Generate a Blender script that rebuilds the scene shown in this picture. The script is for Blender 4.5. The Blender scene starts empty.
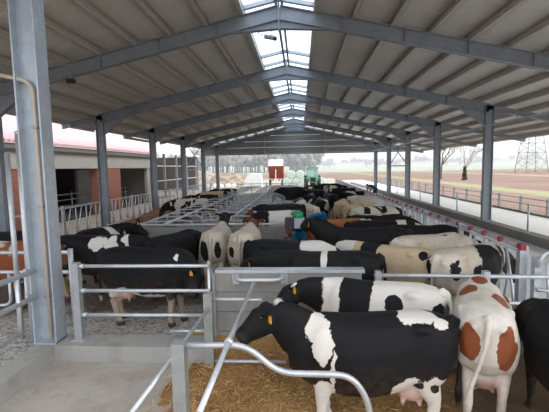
import bpy, bmesh, math, random
from mathutils import Vector, Matrix, noise as mnoise
R = math.radians
random.seed(7)
scene = bpy.context.scene
COL = scene.collection

# ------------------------------------------------------------------ camera
F, CX, CY = 400.0, 274.5, 206.0
VPX, VPY, ROLL, CAMH = 300.0, 167.0, 0.0187, 2.7
_ay = Vector(((VPX-CX)/F, (VPY-CY)/F, 1.0)).normalized()
_k = VPY-CY+ROLL*(VPX-CX)
_up = -Vector((ROLL, 1.0, -_k/F)).normalized()
_ax = _ay.cross(_up)
# rows of the world->camera matrix (camera: x right, y down, z forward)
ROWS = [Vector((_ax[i], _ay[i], _up[i])) for i in range(3)]
right, down, fwd = ROWS
cam_data = bpy.data.cameras.new('camera')
cam_data.sensor_fit = 'HORIZONTAL'
cam_data.sensor_width = 36.0
cam_data.lens = F/549.0*36.0
cam_data.clip_end = 3000
cam = bpy.data.objects.new('camera', cam_data)
m3 = Matrix((right, -down, -fwd)).transposed()
cam.matrix_world = Matrix.Translation((0, 0, CAMH)) @ m3.to_4x4()
COL.objects.link(cam)
scene.camera = cam

def ray(px, py):
    return right*((px-CX)/F) + down*((py-CY)/F) + fwd
def onz(px, py, z):
    d = ray(px, py); return Vector((0, 0, CAMH)) + d*((z-CAMH)/d.z)
def ony(px, py, y):
    d = ray(px, py); return Vector((0, 0, CAMH)) + d*(y/d.y)
def onx(px, py, x):
    d = ray(px, py); return Vector((0, 0, CAMH)) + d*(x/d.x)

# ------------------------------------------------------------------ world (overcast sky), exposure
scene.view_settings.view_transform = 'Standard'
scene.view_settings.look = 'None'
scene.view_settings.gamma = 1.0
scene.view_settings.use_curve_mapping = False
scene.view_settings.exposure = 1.05
world = bpy.data.worlds.new('overcast_sky')
scene.world = world
world.use_nodes = True
wn, wl = world.node_tree.nodes, world.node_tree.links
wn.clear()
wo = wn.new('ShaderNodeOutputWorld'); wb = wn.new('ShaderNodeBackground')
wtc = wn.new('ShaderNodeTexCoord'); wsep = wn.new('ShaderNodeSeparateXYZ')
wr = wn.new('ShaderNodeValToRGB')
wl.new(wtc.outputs['Generated'], wsep.inputs[0]); wl.new(wsep.outputs['Z'], wr.inputs[0])
e = wr.color_ramp.elements
e[0].position = 0.0; e[0].color = (0.86, 0.90, 0.95, 1)
e[1].position = 0.7; e[1].color = (0.93, 0.96, 1.0, 1)
wl.new(wr.outputs[0], wb.inputs[0]); wb.inputs[1].default_value = 1.0
wl.new(wb.outputs[0], wo.inputs[0])
sun_d = bpy.data.lights.new('veiled_sun', 'SUN'); sun_d.energy = 1.1; sun_d.angle = R(60)
sun_d.color = (1.0, 0.97, 0.92)
sun = bpy.data.objects.new('veiled_sun', sun_d); COL.objects.link(sun)
sun.rotation_euler = Vector((-1.0, .28, -.62)).to_track_quat('-Z', 'Y').to_euler()   # low and soft, from the open field side

# ------------------------------------------------------------------ material helpers
class NT:
    def __init__(s, name):
        s.m = bpy.data.materials.new(name); s.m.use_nodes = True
        s.n, s.l = s.m.node_tree.nodes, s.m.node_tree.links
        s.b = s.n['Principled BSDF']; s.out = s.n['Material Output']
        s.tc = None
    def new(s, t, **kw):
        x = s.n.new(t)
        for k, v in kw.items(): setattr(x, k, v)
        return x
    def set(s, node, sock, v):
        i = node.inputs[sock]
        if hasattr(v, 'links') or isinstance(v, bpy.types.NodeSocket): s.l.new(v, i)
        else: i.default_value = v
    def coord(s, kind='Object'):
        if s.tc is None: s.tc = s.new('ShaderNodeTexCoord')
        return s.tc.outputs[kind]
    def wpos(s):
        return s.new('ShaderNodeNewGeometry').outputs['Position']
    def noise(s, vec, scale, detail=4, rough=.55, dist=0, out='Fac'):
        x = s.new('ShaderNodeTexNoise'); s.l.new(vec, x.inputs['Vector'])
        x.inputs['Scale'].default_value = scale; x.inputs['Detail'].default_value = detail
        x.inputs['Roughness'].default_value = rough; x.inputs['Distortion'].default_value = dist
        return x.outputs[out]
    def ramp(s, v, lo, hi, a=(0, 0, 0, 1), b=(1, 1, 1, 1)):
        x = s.new('ShaderNodeValToRGB'); s.l.new(v, x.inputs[0])
        q = x.color_ramp.elements; q[0].position = lo; q[1].position = hi; q[0].color = a; q[1].color = b
        return x.outputs[0]
    def mix(s, f, a, b, mode='MIX'):
        x = s.new('ShaderNodeMix', data_type='RGBA', blend_type=mode)
        for i, v in ((0, f), (6, a), (7, b)):
            if isinstance(v, bpy.types.NodeSocket): s.l.new(v, x.inputs[i])
            else: x.inputs[i].default_value = v
        return x.outputs[2]
    def math(s, op, a, b=0.0, c=0.0, clamp=False):
        x = s.new('ShaderNodeMath', operation=op, use_clamp=clamp)
        for i, v in enumerate((a, b, c)):
            if isinstance(v, bpy.types.NodeSocket): s.l.new(v, x.inputs[i])
            else: x.inputs[i].default_value = v
        return x.outputs[0]
    def mapping(s, vec, loc=(0, 0, 0), scale=(1, 1, 1), rot=(0, 0, 0)):
        x = s.new('ShaderNodeMapping'); s.l.new(vec, x.inputs[0])
        x.inputs[1].default_value = loc; x.inputs[2].default_value = rot; x.inputs[3].default_value = scale
        return x.outputs[0]
    def bump(s, h, strength=.3, dist=.02):
        x = s.new('ShaderNodeBump'); s.l.new(h, x.inputs['Height'])
        x.inputs['Strength'].default_value = strength; x.inputs['Distance'].default_value = dist
        s.l.new(x.outputs[0], s.b.inputs['Normal'])
    def color(s, c): s.set(s.b, 'Base Color', c)
    def rough(s, v): s.set(s.b, 'Roughness', v)
    def metal(s, v): s.b.inputs['Metallic'].default_value = v

def C4(c): return (c[0], c[1], c[2], 1)
MATS = {}
def simple(name, c, rough=.6, metal=0.0, var=.15, scale=6, bump=0.0, world=True):
    """a plain coat with a little procedural mottling"""
    if name in MATS: return MATS[name]
    t = NT(name); v = t.wpos() if world else t.coord()
    n = t.noise(v, scale, 5)
    t.color(t.mix(n, C4([x*(1-var) for x in c]), C4([min(1, x*(1+var)) for x in c])))
    t.rough(rough); t.metal(metal)
    if bump: t.bump(t.noise(v, scale*6, 3), bump, .01)
    MATS[name] = t.m
    return t.m

def galvanised(name, c, rough=.42, metal=.55, sc=14):
    t = NT(name); v = t.coord()
    vo = t.new('ShaderNodeTexVoronoi'); t.l.new(v, vo.inputs['Vector']); vo.inputs['Scale'].default_value = sc
    n = t.noise(v, 3, 5)
    a = t.mix(vo.outputs['Color'], C4([x*.86 for x in c]), C4([x*1.08 for x in c]))
    a = t.mix(t.ramp(n, .35, .75), a, C4([x*.8 for x in c]))
    t.color(a); t.rough(rough); t.metal(metal)
    MATS[name] = t.m
    return t.m
GALV = galvanised('galvanised_tube', (.62, .66, .70))
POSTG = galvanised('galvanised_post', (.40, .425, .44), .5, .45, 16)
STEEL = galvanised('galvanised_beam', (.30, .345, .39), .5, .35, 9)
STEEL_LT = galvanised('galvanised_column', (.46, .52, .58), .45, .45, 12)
PURLIN = simple('purlin_steel', (.56, .54, .49), .5, .1, .08, 3)
PANELM = simple('roof_panel_underside', (.70, .675, .62), .5, 0, .06, 1.2)
WHITE = simple('white_plastic', (.85, .85, .83), .5)
CONDUIT = simple('tan_conduit', (.52, .45, .38), .5)
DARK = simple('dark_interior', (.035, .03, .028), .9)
RED = simple('red_cap', (.30, .03, .045), .5)
BLACKP = simple('black_plastic', (.02, .02, .022), .5)

def concrete(name, c, stain=(.18, .16, .14), sc=1.2, stain_amt=(.5, .75), bump=.35, brown=None):
    t = NT(name); v = t.wpos()
    n1 = t.noise(v, sc, 6, .6); n2 = t.noise(v, sc*9, 5, .6); n3 = t.noise(v, sc*60, 2)
    a = t.mix(n2, C4([x*.82 for x in c]), C4([x*1.12 for x in c]))
    a = t.mix(t.ramp(n1, stain_amt[0], stain_amt[1]), a, C4(stain))
    if brown:
        a = t.mix(t.ramp(t.noise(v, sc*2.3, 5, .7), .52, .7), a, C4(brown))
    t.color(a); t.rough(.85)
    t.bump(t.math('ADD', n2, t.math('MULTIPLY', n3, .5)), bump, .01)
    MATS[name] = t.m
    return t.m
CONC = concrete('platform_concrete', (.42, .385, .345), (.30, .265, .235), 1.3, (.45, .8), .3, (.33, .28, .23))
KERB = concrete('kerb_concrete', (.34, .335, .32), (.21, .20, .19), 2.0, (.5, .8), .3)
SLABW = concrete('yard_concrete', (.76, .76, .75), (.64, .63, .61), .5, (.5, .9), .1)
FEEDT = concrete('feed_table_concrete', (.80, .81, .83), (.68, .68, .68), .6, (.55, .9), .1)
KERBD = concrete('wall_kerb_concrete', (.25, .235, .215), (.16, .15, .13), 1.0, (.4, .8), .3)
BOARD = concrete('wall_concrete', (.30, .30, .29), (.20, .19, .175), 1.6, (.45, .85), .35)

def slat_mat():
    t = NT('slurry_covered_slats'); v = t.wpos()
    n1 = t.noise(v, 1.1, 5, .6); n2 = t.noise(v, 11, 4, .75, .6); n3 = t.noise(v, 24, 3, .7)
    a = t.mix(t.ramp(n2, .42, .58), C4((.21, .185, .16)), C4((.55, .54, .52)))
    a = t.mix(t.ramp(n3, .55, .62), a, C4((.72, .72, .70)))
    far = t.mix(t.ramp(n2, .40, .66), C4((.07, .052, .038)), C4((.19, .155, .12)))
    sep = t.new('ShaderNodeSeparateXYZ'); t.l.new(v, sep.inputs[0])
    # trampled brown slurry further into the barn, pale rubber grooves near the gate
    f = t.math('ADD', t.math('MULTIPLY', t.math('SUBTRACT', sep.outputs['Y'], 6.75), 1.1), t.math('MULTIPLY', t.math('SUBTRACT', n1, .5), 3.0), clamp=True)
    f = t.math('MAXIMUM', f, t.math('MULTIPLY', t.math('ADD', sep.outputs['X'], 1.2), 3.0, clamp=True))
    t.color(t.mix(f, a, far)); t.rough(.7)
    t.bump(n2, .8, .03); MATS['slats'] = t.m
    return t.m
SLATS = slat_mat()

def straw_mat(name, lo, hi, sc=1.0, mud=False):
    t = NT(name); v = t.wpos()
    n = t.noise(t.mapping(v, scale=(9*sc, 30*sc, 9*sc), rot=(0, 0, .6)), 1, 5, .7, 1.2)
    n2 = t.noise(t.mapping(v, scale=(34*sc, 8*sc, 9*sc), rot=(0, 0, -.3)), 1, 5, .7, 1.2)
    n3 = t.noise(v, 1.3, 4)
    a = t.mix(t.math('MULTIPLY', t.math('ADD', n, n2), .5), C4(lo), C4(hi))
    a = t.mix(t.ramp(n3, .40, .62), a, C4([x*.8 for x in lo]))
    if mud:                                    # trampled dung towards the feed barrier
        sp_ = t.new('ShaderNodeSeparateXYZ'); t.l.new(v, sp_.inputs[0])
        f = t.math('ADD', t.math('MULTIPLY', t.math('SUBTRACT', sp_.outputs['X'], 1.25), 1.1), t.math('MULTIPLY', t.math('SUBTRACT', t.noise(v, 2.2, 5), .5), 2.2), clamp=True)
        a = t.mix(t.math('MULTIPLY', f, .9), a, t.mix(n, C4((.07, .045, .028)), C4((.17, .115, .07))))
    t.color(a); t.rough(.9); t.bump(t.math('ADD', n, n2), .9, .04)
    MATS[name] = t.m
    return t.m
STRAWG = straw_mat('straw_ground', (.33, .17, .06), (.70, .42, .16), 1.0, True)
SILAGE = straw_mat('silage_feed', (.20, .085, .035), (.40, .19, .085), .8)

def strand_mat():
    t = NT('straw_strands')
    at = t.new('ShaderNodeAttribute', attribute_name='tint')
    t.color(t.mix(at.outputs['Fac'], C4((.33, .17, .06)), C4((.80, .52, .22)))); t.rough(.7)
    return t.m
STRAND = strand_mat()

# ------------------------------------------------------------------ mesh helpers
class MB:
    """collects boxes, beams and tubes for ONE mesh object"""
    def __init__(s): s.v, s.f, s.sm = [], [], []
    def add(s, vs, fs, smooth=False):
        b = len(s.v); s.v += [tuple(x) for x in vs]
        for q in fs: s.f.append([b+i for i in q]); s.sm.append(smooth)
        return s
    def box(s, x0, x1, y0, y1, z0, z1):
        vs = [(x, y, z) for x in (x0, x1) for y in (y0, y1) for z in (z0, z1)]
        return s.add(vs, [(0, 1, 3, 2), (4, 6, 7, 5), (0, 4, 5, 1), (2, 3, 7, 6), (0, 2, 6, 4), (1, 5, 7, 3)])
    def bar(s, p, q, w, h, up=(0, 0, 1)):
        """box beam from p to q, w across, h along up"""
        p, q = Vector(p), Vector(q); d = (q-p).normalized(); u = Vector(up)
        sd = d.cross(u)
        if sd.length < 1e-4: sd = d.cross(Vector((1, 0, 0)))
        sd.normalize(); u = sd.cross(d).normalized()
        vs = []
        for c in (p, q):
            for a, b in ((-1, -1), (1, -1), (1, 1), (-1, 1)): vs.append(c+sd*(a*w/2)+u*(b*h/2))
        return s.add(vs, [(3, 2, 1, 0), (4, 5, 6, 7), (0, 1, 5, 4), (1, 2, 6, 5), (2, 3, 7, 6), (3, 0, 4, 7)])
    def ibeam(s, p, q, depth, width, up=(0, 0, 1), tf=.02, tw=.014):
        p, q = Vector(p), Vector(q); d = (q-p).normalized(); u = Vector(up)
        sd = d.cross(u).normalized(); u = sd.cross(d).normalized()
        o = u*(depth/2-tf/2)
        s.bar(p+o, q+o, width, tf, u); s.bar(p-o, q-o, width, tf, u); s.bar(p, q, tw, depth-tf*1.9, u)
        return s
    def tube(s, pts, r, seg=8, caps=True, closed=False):
        pts = [Vector(p) for p in pts]; n = len(pts)
        rs = r if isinstance(r, (list, tuple)) else [r]*n
        vs, fs = [], []; prev = None
        for i, p in enumerate(pts):
            a = pts[i-1] if (i > 0 or closed) else p
            b = pts[(i+1) % n] if (i < n-1 or closed) else p
            d = (b-a).normalized()
            if prev is None:
                prev = d.cross(Vector((0, 0, 1)))
                if prev.length < 1e-3: prev = d.cross(Vector((1, 0, 0)))
            u = (prev - d*prev.dot(d)).normalized(); prev = u; w = d.cross(u)
            for k in range(seg):
                t = 2*math.pi*k/seg; vs.append(p+(u*math.cos(t)+w*math.sin(t))*rs[i])
        for i in range(n if closed else n-1):
            j = (i+1) % n
            for k in range(seg):
                k2 = (k+1) % seg; fs.append((i*seg+k, i*seg+k2, j*seg+k2, j*seg+k))
        s.add(vs, fs, True)
        if caps and not closed:
            b = len(s.v)-n*seg
            s.f.append([b+k for k in range(seg)][::-1]); s.sm.append(False)
            s.f.append([b+(n-1)*seg+k for k in range(seg)]); s.sm.append(False)
        return s
    def ball(s, c, rx, ry=None, rz=None, seg=10, rings=6):
        ry = ry or rx; rz = rz or rx; c = Vector(c); vs, fs = [], []
        vs.append(c+Vector((0, 0, -rz)))
        for i in range(1, rings):
            t = math.pi*i/rings-math.pi/2
            for k in range(seg):
                a = 2*math.pi*k/seg
                vs.append(c+Vector((rx*math.cos(t)*math.cos(a), ry*math.cos(t)*math.sin(a), rz*math.sin(t))))
        vs.append(c+Vector((0, 0, rz)))
        for k in range(seg):
            k2 = (k+1) % seg
            fs.append((0, 1+k2, 1+k)); fs.append((len(vs)-1, 1+(rings-2)*seg+k, 1+(rings-2)*seg+k2))
            for i in range(rings-2):
                a = 1+i*seg; fs.append((a+k, a+k2, a+seg+k2, a+seg+k))
        return s.add(vs, fs, True)
    def prism(s, poly, d):
        """polygon (list of 3d points) extruded by vector d"""
        n = len(poly); a = [Vector(p) for p in poly]; b = [p+Vector(d) for p in a]
        fs = [list(range(n))[::-1], [n+i for i in range(n)]]
        for i in range(n): fs.append((i, (i+1) % n, n+(i+1) % n, n+i))
        return s.add(a+b, fs)
    def mesh(s, name, mat=None):
        m = bpy.data.meshes.new(name); m.from_pydata(s.v, [], s.f)
        m.polygons.foreach_set('use_smooth', s.sm)
        if mat: m.materials.append(mat)
        bm = bmesh.new(); bm.from_mesh(m); bmesh.ops.recalc_face_normals(bm, faces=bm.faces); bm.to_mesh(m); bm.free()
        m.update()
        return m
    def build(s, name, mat, parent=None, loc=None):
        return link(name, s.mesh(name, mat), parent, loc)
def link(name, mesh, parent=None, loc=None, rz=0):
    o = bpy.data.objects.new(name, mesh); COL.objects.link(o)
    if parent: o.parent = parent
    if loc is not None: o.location = loc
    o.rotation_euler.z = rz
    return o
def tag(o, label=None, cat=None, group=None, kind=None):
    if label: o['label'] = label
    if cat: o['category'] = cat
    if group: o['group'] = group
    if kind: o['kind'] = kind
    return o
def empty(name, loc=(0, 0, 0), rz=0):
    o = bpy.data.objects.new(name, None); COL.objects.link(o); o.location = loc; o.rotation_euler.z = rz
    o.empty_display_size = .2
    return o
def bend(pts, r=.12, n=5):
    """round the corners of a polyline"""
    pts = [Vector(p) for p in pts]; out = [pts[0]]
    for i in range(1, len(pts)-1):
        p = pts[i]; a = (pts[i-1]-p); b = (pts[i+1]-p)
        rr = min(r, a.length*.49, b.length*.49); a = p+a.normalized()*rr; b = p+b.normalized()*rr
        for k in range(n+1):
            t = k/n; out.append(a*(1-t)**2+p*2*t*(1-t)+b*t*t)
    out.append(pts[-1]); return out
ORD = ['first', 'second', 'third', 'fourth', 'fifth', 'sixth', 'seventh', 'eighth', 'ninth', 'tenth', 'eleventh', 'twelfth']

# ------------------------------------------------------------------ building measures (metres)
XL, XR, XRIDGE = -8.5, 7.6, -0.5
FRAMES = [4.75, 10.8, 16.85, 22.9, 28.95, 35.0, 41.05]
SLOPE = 0.222
OVL, OVR = -10.2, 12.3            # eaves
ZR = 7.08                          # underside of the roof panels at the ridge
def zroof(x): return ZR - SLOPE*abs(x-XRIDGE)
Y0, Y1 = 1.0, 41.4

# ------------------------------------------------------------------ floors and ground
MB().box(-9.3, -1.27, 5.4, 41.4, -.25, 0).box(-1.27, 3.45, 5.8, 41.4, -.4, 0).build('floor_slatted', SLATS)
tag(bpy.data.objects['floor_slatted'], kind='structure')
o = MB().box(-9.3, -3.75, -2, 5.4, -.25, 0).build('floor_side_alley', SLATS); tag(o, kind='structure')
o = MB().box(-3.52, -1.5, -2, 5.25, -.25, .02).build('floor_platform', CONC); tag(o, kind='structure')
o = MB().box(3.45, 7.4, -2, 60, -.25, .08).build('floor_feed_table', FEEDT); tag(o, kind='structure')
o = MB().box(7.8, 11.45, -10, 75, -.3, .12).build('floor_outer_yard', SLABW); tag(o, kind='structure')
o = MB().box(7.4, 7.8, -2, 60, -.25, .38).build('trim_1', KERBD); tag(o, kind='structure')
o = MB().box(11.45, 11.75, -10, 75, -.3, .22).build('trim_2', KERBD); tag(o, kind='structure')

# platform kerbs
o = MB().box(-3.8, -3.5, -2, 5.62, -.2, .25).build('trim_3', KERB); tag(o, kind='structure')
o = MB().box(-3.5, -1.25, 5.22, 5.62, -.2, .25).build('trim_4', KERB); tag(o, kind='structure')

# straw pen: heaped bedding
def straw_z(x, y):
    z = -.34 + max(0, (y-3.6))*.12
    if y > 4.9: z += (y-4.9)*.34*max(0, min(1, (1.6-x)/1.2))
    if x < -.7: z = max(z, z+(.0-z)*min(1, (-.7-x)/.5))+.02*(x < -1.2)
    z += .10*math.exp(-((x+.25)**2/.5+(y-4.6)**2/.35))
    z += .05*mnoise.noise(Vector((x*1.7, y*1.7, 0))) + .02*mnoise.noise(Vector((x*6, y*6, 3)))
    return z
NX, NY = 90, 70
vs, fs = [], []
for j in range(NY+1):
    for i in range(NX+1):
        x = -1.75+(3.5+1.75)*i/NX; y = .5+(5.78-.5)*j/NY
        vs.append((x, y, straw_z(x, y) if x > -1.74 else -.1))
for j in range(NY):
    for i in range(NX):
        a = j*(NX+1)+i; fs.append((a, a+1, a+NX+2, a+NX+1))
mb = MB(); mb.add(vs, fs, True)
o = mb.build('floor_straw_pen', STRAWG); tag(o, kind='structure')
# loose strands
vs, fs, tint = [], [], []
rnd = random.Random(3)
for k in range(26000):
    x = rnd.uniform(-2.0, 3.3); y = 2.2+(5.64-2.2)*rnd.random()
    if x > 1.0 and rnd.random() < .35+(x-1.0)*.6: continue
    if x < -1.3 and (y > 5.2 or rnd.random() < .3+(-1.3-x)*1.3): continue
    z = max(straw_z(x, y), .025 if (x < -1.45 and y < 5.2) else -9)+rnd.uniform(0, .035)
    a = rnd.uniform(0, math.tau); L = rnd.uniform(.04, .12); t = rnd.uniform(-.25, .35)
    d = Vector((math.cos(a), math.sin(a), t))*L/2; w = Vector((-math.sin(a), math.cos(a), rnd.uniform(-.6, .6)))*rnd.uniform(.002, .004)
    c = Vector((x, y, z)); b = len(vs)
    vs += [c-d-w, c+d-w, c+d+w, c-d+w]; fs.append((b, b+1, b+2, b+3)); tint.append(rnd.random())
me = bpy.data.meshes.new('straw_bedding'); me.from_pydata([tuple(v) for v in vs], [], fs)
at = me.attributes.new('tint', 'FLOAT', 'FACE'); at.data.foreach_set('value', tint)
me.materials.append(STRAND)
tag(link('straw_bedding', me), 'loose golden straw scattered over the bedding of the front pen', 'straw', kind='stuff')

# fields outside
def field_mat():
    t = NT('field_ground'); v = t.wpos(); sep = t.new('ShaderNodeSeparateXYZ'); t.l.new(v, sep.inputs[0])
    n = t.noise(v, .08, 6, .6); n2 = t.noise(v, 1.6, 5, .7)
    soil = t.mix(n2, C4((.15, .085, .062)), C4((.27, .165, .125)))
    soil = t.mix(t.ramp(n, .4, .7), soil, C4((.28, .185, .145)))
    grass = t.mix(n2, C4((.21, .23, .10)), C4((.36, .35, .19)))
    xx = t.math('ADD', sep.outputs['X'], t.math('MULTIPLY', t.math('SUBTRACT', t.noise(v, .25, 4), .5), 3.5))
    def band(lo, hi, soft):
        a = t.math('DIVIDE', t.math('SUBTRACT', xx, lo), soft, clamp=True)
        b = t.math('DIVIDE', t.math('SUBTRACT', hi, xx), soft, clamp=True)
        return t.math('MULTIPLY', a, b)
    c = t.mix(band(21.5, 26.5, 1.5), soil, grass)
    c = t.mix(t.math('MULTIPLY', band(52, 60, 2), .6), c, C4((.42, .36, .22)))
    far = t.math('DIVIDE', t.math('SUBTRACT', sep.outputs['Y'], 190), 40, clamp=True)
    c = t.mix(far, c, C4((.34, .40, .24)))
    t.color(c); t.rough(.95); t.bump(n2, .5, .1)
    return t.m
FIELD = field_mat()
mb = MB(); mb.add([(-700, -60, -.35), (900, -60, -.35), (900, 1300, -.35), (-700, 1300, -.35)], [(0, 1, 2, 3)])
o = mb.build('ground_fields', FIELD); tag(o, kind='structure')
# farmyard behind the barn
DIRT = concrete('farmyard_dirt', (.40, .36, .31), (.30, .25, .21), .2, (.4, .8), .4)
o = MB().box(-40, 7.4, 41.4, 95, -.36, -.05).build('floor_farmyard', DIRT); tag(o, kind='structure')
o = MB().box(-12.6, -9.3, -2, 41.4, -.3, .02).build('floor_neighbour_alley', DIRT); tag(o, kind='structure')

# ------------------------------------------------------------------ roof
roof = empty('ceiling', (0, 0, 0)); tag(roof, kind='structure')
SKH = .95                                    # half width of the ridge skylight
def panel_mesh(side):
    xe, xr = (OVL, XRIDGE-SKH) if side < 0 else (OVR, XRIDGE+SKH)
    y = .492; t = .07
    z0, z1 = zroof(xe), zroof(xr)
    poly = [(xe, -y, z0), (xr, -y, z1), (xr, -y, z1+t), (xe, -y, z0+t)]
    return MB().prism(poly, (0, 2*y, 0)).mesh('roof_panel', PANELM)
for side in (-1, 1):
    me = panel_mesh(side); y = Y0+.5
    while y < Y1:
        link('roof_panel', me, roof, (0, y, 0)); y += 1.0
    # purlins (Z sections) run along the barn
    xs = []; d = 1.0
    while d < (abs(OVL-XRIDGE) if side < 0 else abs(OVR-XRIDGE))-.1: xs.append(XRIDGE+side*d); d += .97
    for x in xs:
        z = zroof(x)
        b = MB()
        b.bar((x, Y0, z-.105), (x, Y1, z-.105), .014, .21)
        b.bar((x-.045*side, Y0, z-.203), (x-.045*side, Y1, z-.203), .10, .014)
        b.bar((x-.045*side, Y0, z-.007), (x-.045*side, Y1, z-.007), .10, .014)
        b.bar((x-.09*side, Y0, z-.19), (x-.09*side, Y1, z-.19), .012, .03)
        b.build('purlin', PURLIN, roof)
    xe = OVL if side < 0 else OVR
    MB().box(xe-.06, xe+.06, Y0, Y1, zroof(xe)-.2, zroof(xe)+.1).build('eaves_beam', PURLIN, roof)
# ridge skylight
def pane_mat():
    t = NT('polycarbonate')
    tr = t.new('ShaderNodeBsdfTransparent'); tr.inputs[0].default_value = (.93, .96, 1, 1)
    tl = t.new('ShaderNodeBsdfTranslucent'); tl.inputs[0].default_value = (.9, .94, 1, 1)
    mx = t.new('ShaderNodeMixShader')
    n = t.noise(t.wpos(), 1.2, 3)
    t.l.new(t.math('MULTIPLY_ADD', n, .2, .22), mx.inputs[0])
    t.l.new(tr.outputs[0], mx.inputs[1]); t.l.new(tl.outputs[0], mx.inputs[2]); t.l.new(mx.outputs[0], t.out.inputs[0])
    return t.m
PANE = pane_mat()
sky = empty('window_1', (XRIDGE, 0, 0)); tag(sky, kind='structure')
zk = zroof(XRIDGE+SKH)
cuts = [Y0]
for fy in FRAMES: cuts += [c for c in (fy-1.35, fy) if c > Y0+.3]
cuts.append(Y1)
for side in (-1, 1):
    for ya, yb in zip(cuts[:-1], cuts[1:]):
        MB().prism([(0, ya+.01, zk+.22), (side*(SKH+.05), ya+.01, zk+.02), (side*(SKH+.05), ya+.01, zk+.028), (0, ya+.01, zk+.228)], (0, yb-ya-.02, 0)).build('pane', PANE, sky)
    MB().box(side*SKH-.03, side*SKH+.03, Y0, Y1, zk-.16, zk+.04).build('skylight_curb', STEEL_LT, sky)
MB().box(-.11, -.05, Y0, Y1, zk+.06, zk+.24).box(.05, .11, Y0, Y1, zk+.06, zk+.24).build('ridge_bar', STEEL, sky)
bar_me = MB()
for side in (-1, 1): bar_me.bar((0, 0, .17), (side*SKH, 0, -.03), .12, .10)
bar_me = bar_me.mesh('glazing_bar', STEEL_LT)
for y in cuts: link('glazing_bar', bar_me, sky, (0, y, zk))

# ------------------------------------------------------------------ portal frames
def wl_(k): return ORD[k]
def rafter_top(x): return zroof(x)-.212
near_names = ['steel portal frame overhead, nearest the photographer', 'steel portal frame crossing the top of the photo',
              'steel portal frame at the first pair of full-height columns', 'steel portal frame standing on the second pair of columns',
              'steel portal frame standing on the third pair of columns', 'steel portal frame standing on the fourth pair of columns',
              'farthest steel portal frame, carrying the grey gable sheets']
for k, fy in enumerate(FRAMES):
    fr = empty('portal_frame', (0, fy, 0))
    tag(fr, near_names[k], 'steel frame', 'portal frames of the barn')
    for side, xc, xe, zb in ((-1, XL, OVL, -.0), (1, XR, OVR, .38)):
        D = .36
        zt = rafter_top(xc)
        b = MB().ibeam((xc, 0, zb), (xc, 0, zt-.05), .34, .2, up=(1, 0, 0)); b.box(xc-.22, xc+.22, -.15, .15, zb, zb+.025)
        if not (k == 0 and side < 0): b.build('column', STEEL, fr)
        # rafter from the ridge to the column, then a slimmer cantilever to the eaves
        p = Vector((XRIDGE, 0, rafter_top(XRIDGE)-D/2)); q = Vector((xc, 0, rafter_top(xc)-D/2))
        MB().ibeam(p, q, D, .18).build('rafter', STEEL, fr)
        q2 = Vector((xe, 0, rafter_top(xe)-.1)); q1 = Vector((xc, 0, rafter_top(xc)-.14))
        MB().ibeam(q1, q2, .2, .14).build('cantilever', STEEL, fr)
        # eaves haunch
        xi = xc-side*1.25; zi = rafter_top(xi)-D; zo = rafter_top(xc)-D
        poly = [(xc-side*.17, -.009, zo-.48), (xi, -.009, zi+.02), (xc-side*.17, -.009, zo+.04)]
        b = MB().prism(poly, (0, .018, 0))
        b.bar((xc-side*.17, 0, zo-.48), (xi, 0, zi), .18, .018, up=(0, 0, 1)); b.build('haunch', STEEL, fr)
        xo = xc+side*.9
        b = MB().prism([(xc+side*.17, -.008, rafter_top(xc)-.55), (xo, -.008, rafter_top(xo)-.2), (xc+side*.17, -.008, rafter_top(xc)-.2)], (0, .016, 0))
        b.build('haunch', STEEL, fr)
        # stiffener ribs on the rafter web
        for d in (1.6, 3.2, 4.8, 6.4):
            x = XRIDGE+side*d; MB().box(x-.006, x+.006, -.085, .085, rafter_top(x)-D+.03, rafter_top(x)-.02).build('stiffener', STEEL, fr)
    # apex haunch and splice plate
    zt = rafter_top(XRIDGE); b = MB()
    b.prism([(XRIDGE-1.3, -.009, rafter_top(XRIDGE+1.3)-.35), (XRIDGE, -.009, zt-.58), (XRIDGE+1.3, -.009, rafter_top(XRIDGE+1.3)-.35), (XRIDGE, -.009, zt-.3)], (0, .018, 0))
    b.bar((XRIDGE-1.3, 0, rafter_top(XRIDGE+1.3)-.36), (XRIDGE, 0, zt-.58), .18, .018)
    b.bar((XRIDGE+1.3, 0, rafter_top(XRIDGE+1.3)-.36), (XRIDGE, 0, zt-.58), .18, .018)
    b.build('apex_haunch', STEEL, fr)
    MB().box(XRIDGE-.02, XRIDGE+.02, -.1, .1, zt-.62, zt+.06).build('apex_plate', STEEL, fr)
# wind braces in the long sides
for side, xc in ((-1, XL), (1, XR)):
    y0, y1 = FRAMES[4]+.1, FRAMES[5]-.1
    zz = 4.9
    w = empty('wind_brace', (xc, (y0+y1)/2, 2.4))
    tag(w, 'crossed thin steel wind brace between columns beside the '+('silage strip' if side < 0 else 'ploughed field'), 'brace', 'wind braces')
    h = (y1-y0)/2
    MB().bar((0, -h, .3), (0, h, 2.4), .05, .05).build('diagonal_rod', STEEL, w)
    MB().bar((.05, h, .3), (.05, -h, 2.4), .05, .05).build('diagonal_rod', STEEL, w)
    MB().bar((0, -h, .25), (0, h, .25), .09, .09).build('tie_bar', STEEL, w)
# rafter hangers with a service pipe above the feed table
pz = 4.45
pp = empty('service_pipe', (8.75, 20, pz-.02)); tag(pp, 'thin grey service pipe slung under the eaves above the feed table', 'pipe')
MB().tube([(0, -19, 0), (0, 21, 0)], .03).build('pipe', STEEL, pp)
for y in range(2, 41, 3): MB().tube([(0, y-20, 0), (0, y-20, zroof(8.75)-pz-.16)], .012, 6).build('hanger_rod', STEEL, pp)
pp = empty('conduit_pipe', (7.2, 20, 4.05)); tag(pp, 'light conduit running along the inner face of the field-side columns', 'pipe')
MB().tube([(0, -19, .1), (0, 21, .1)], .022).build('pipe', STEEL_LT, pp)

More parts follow.
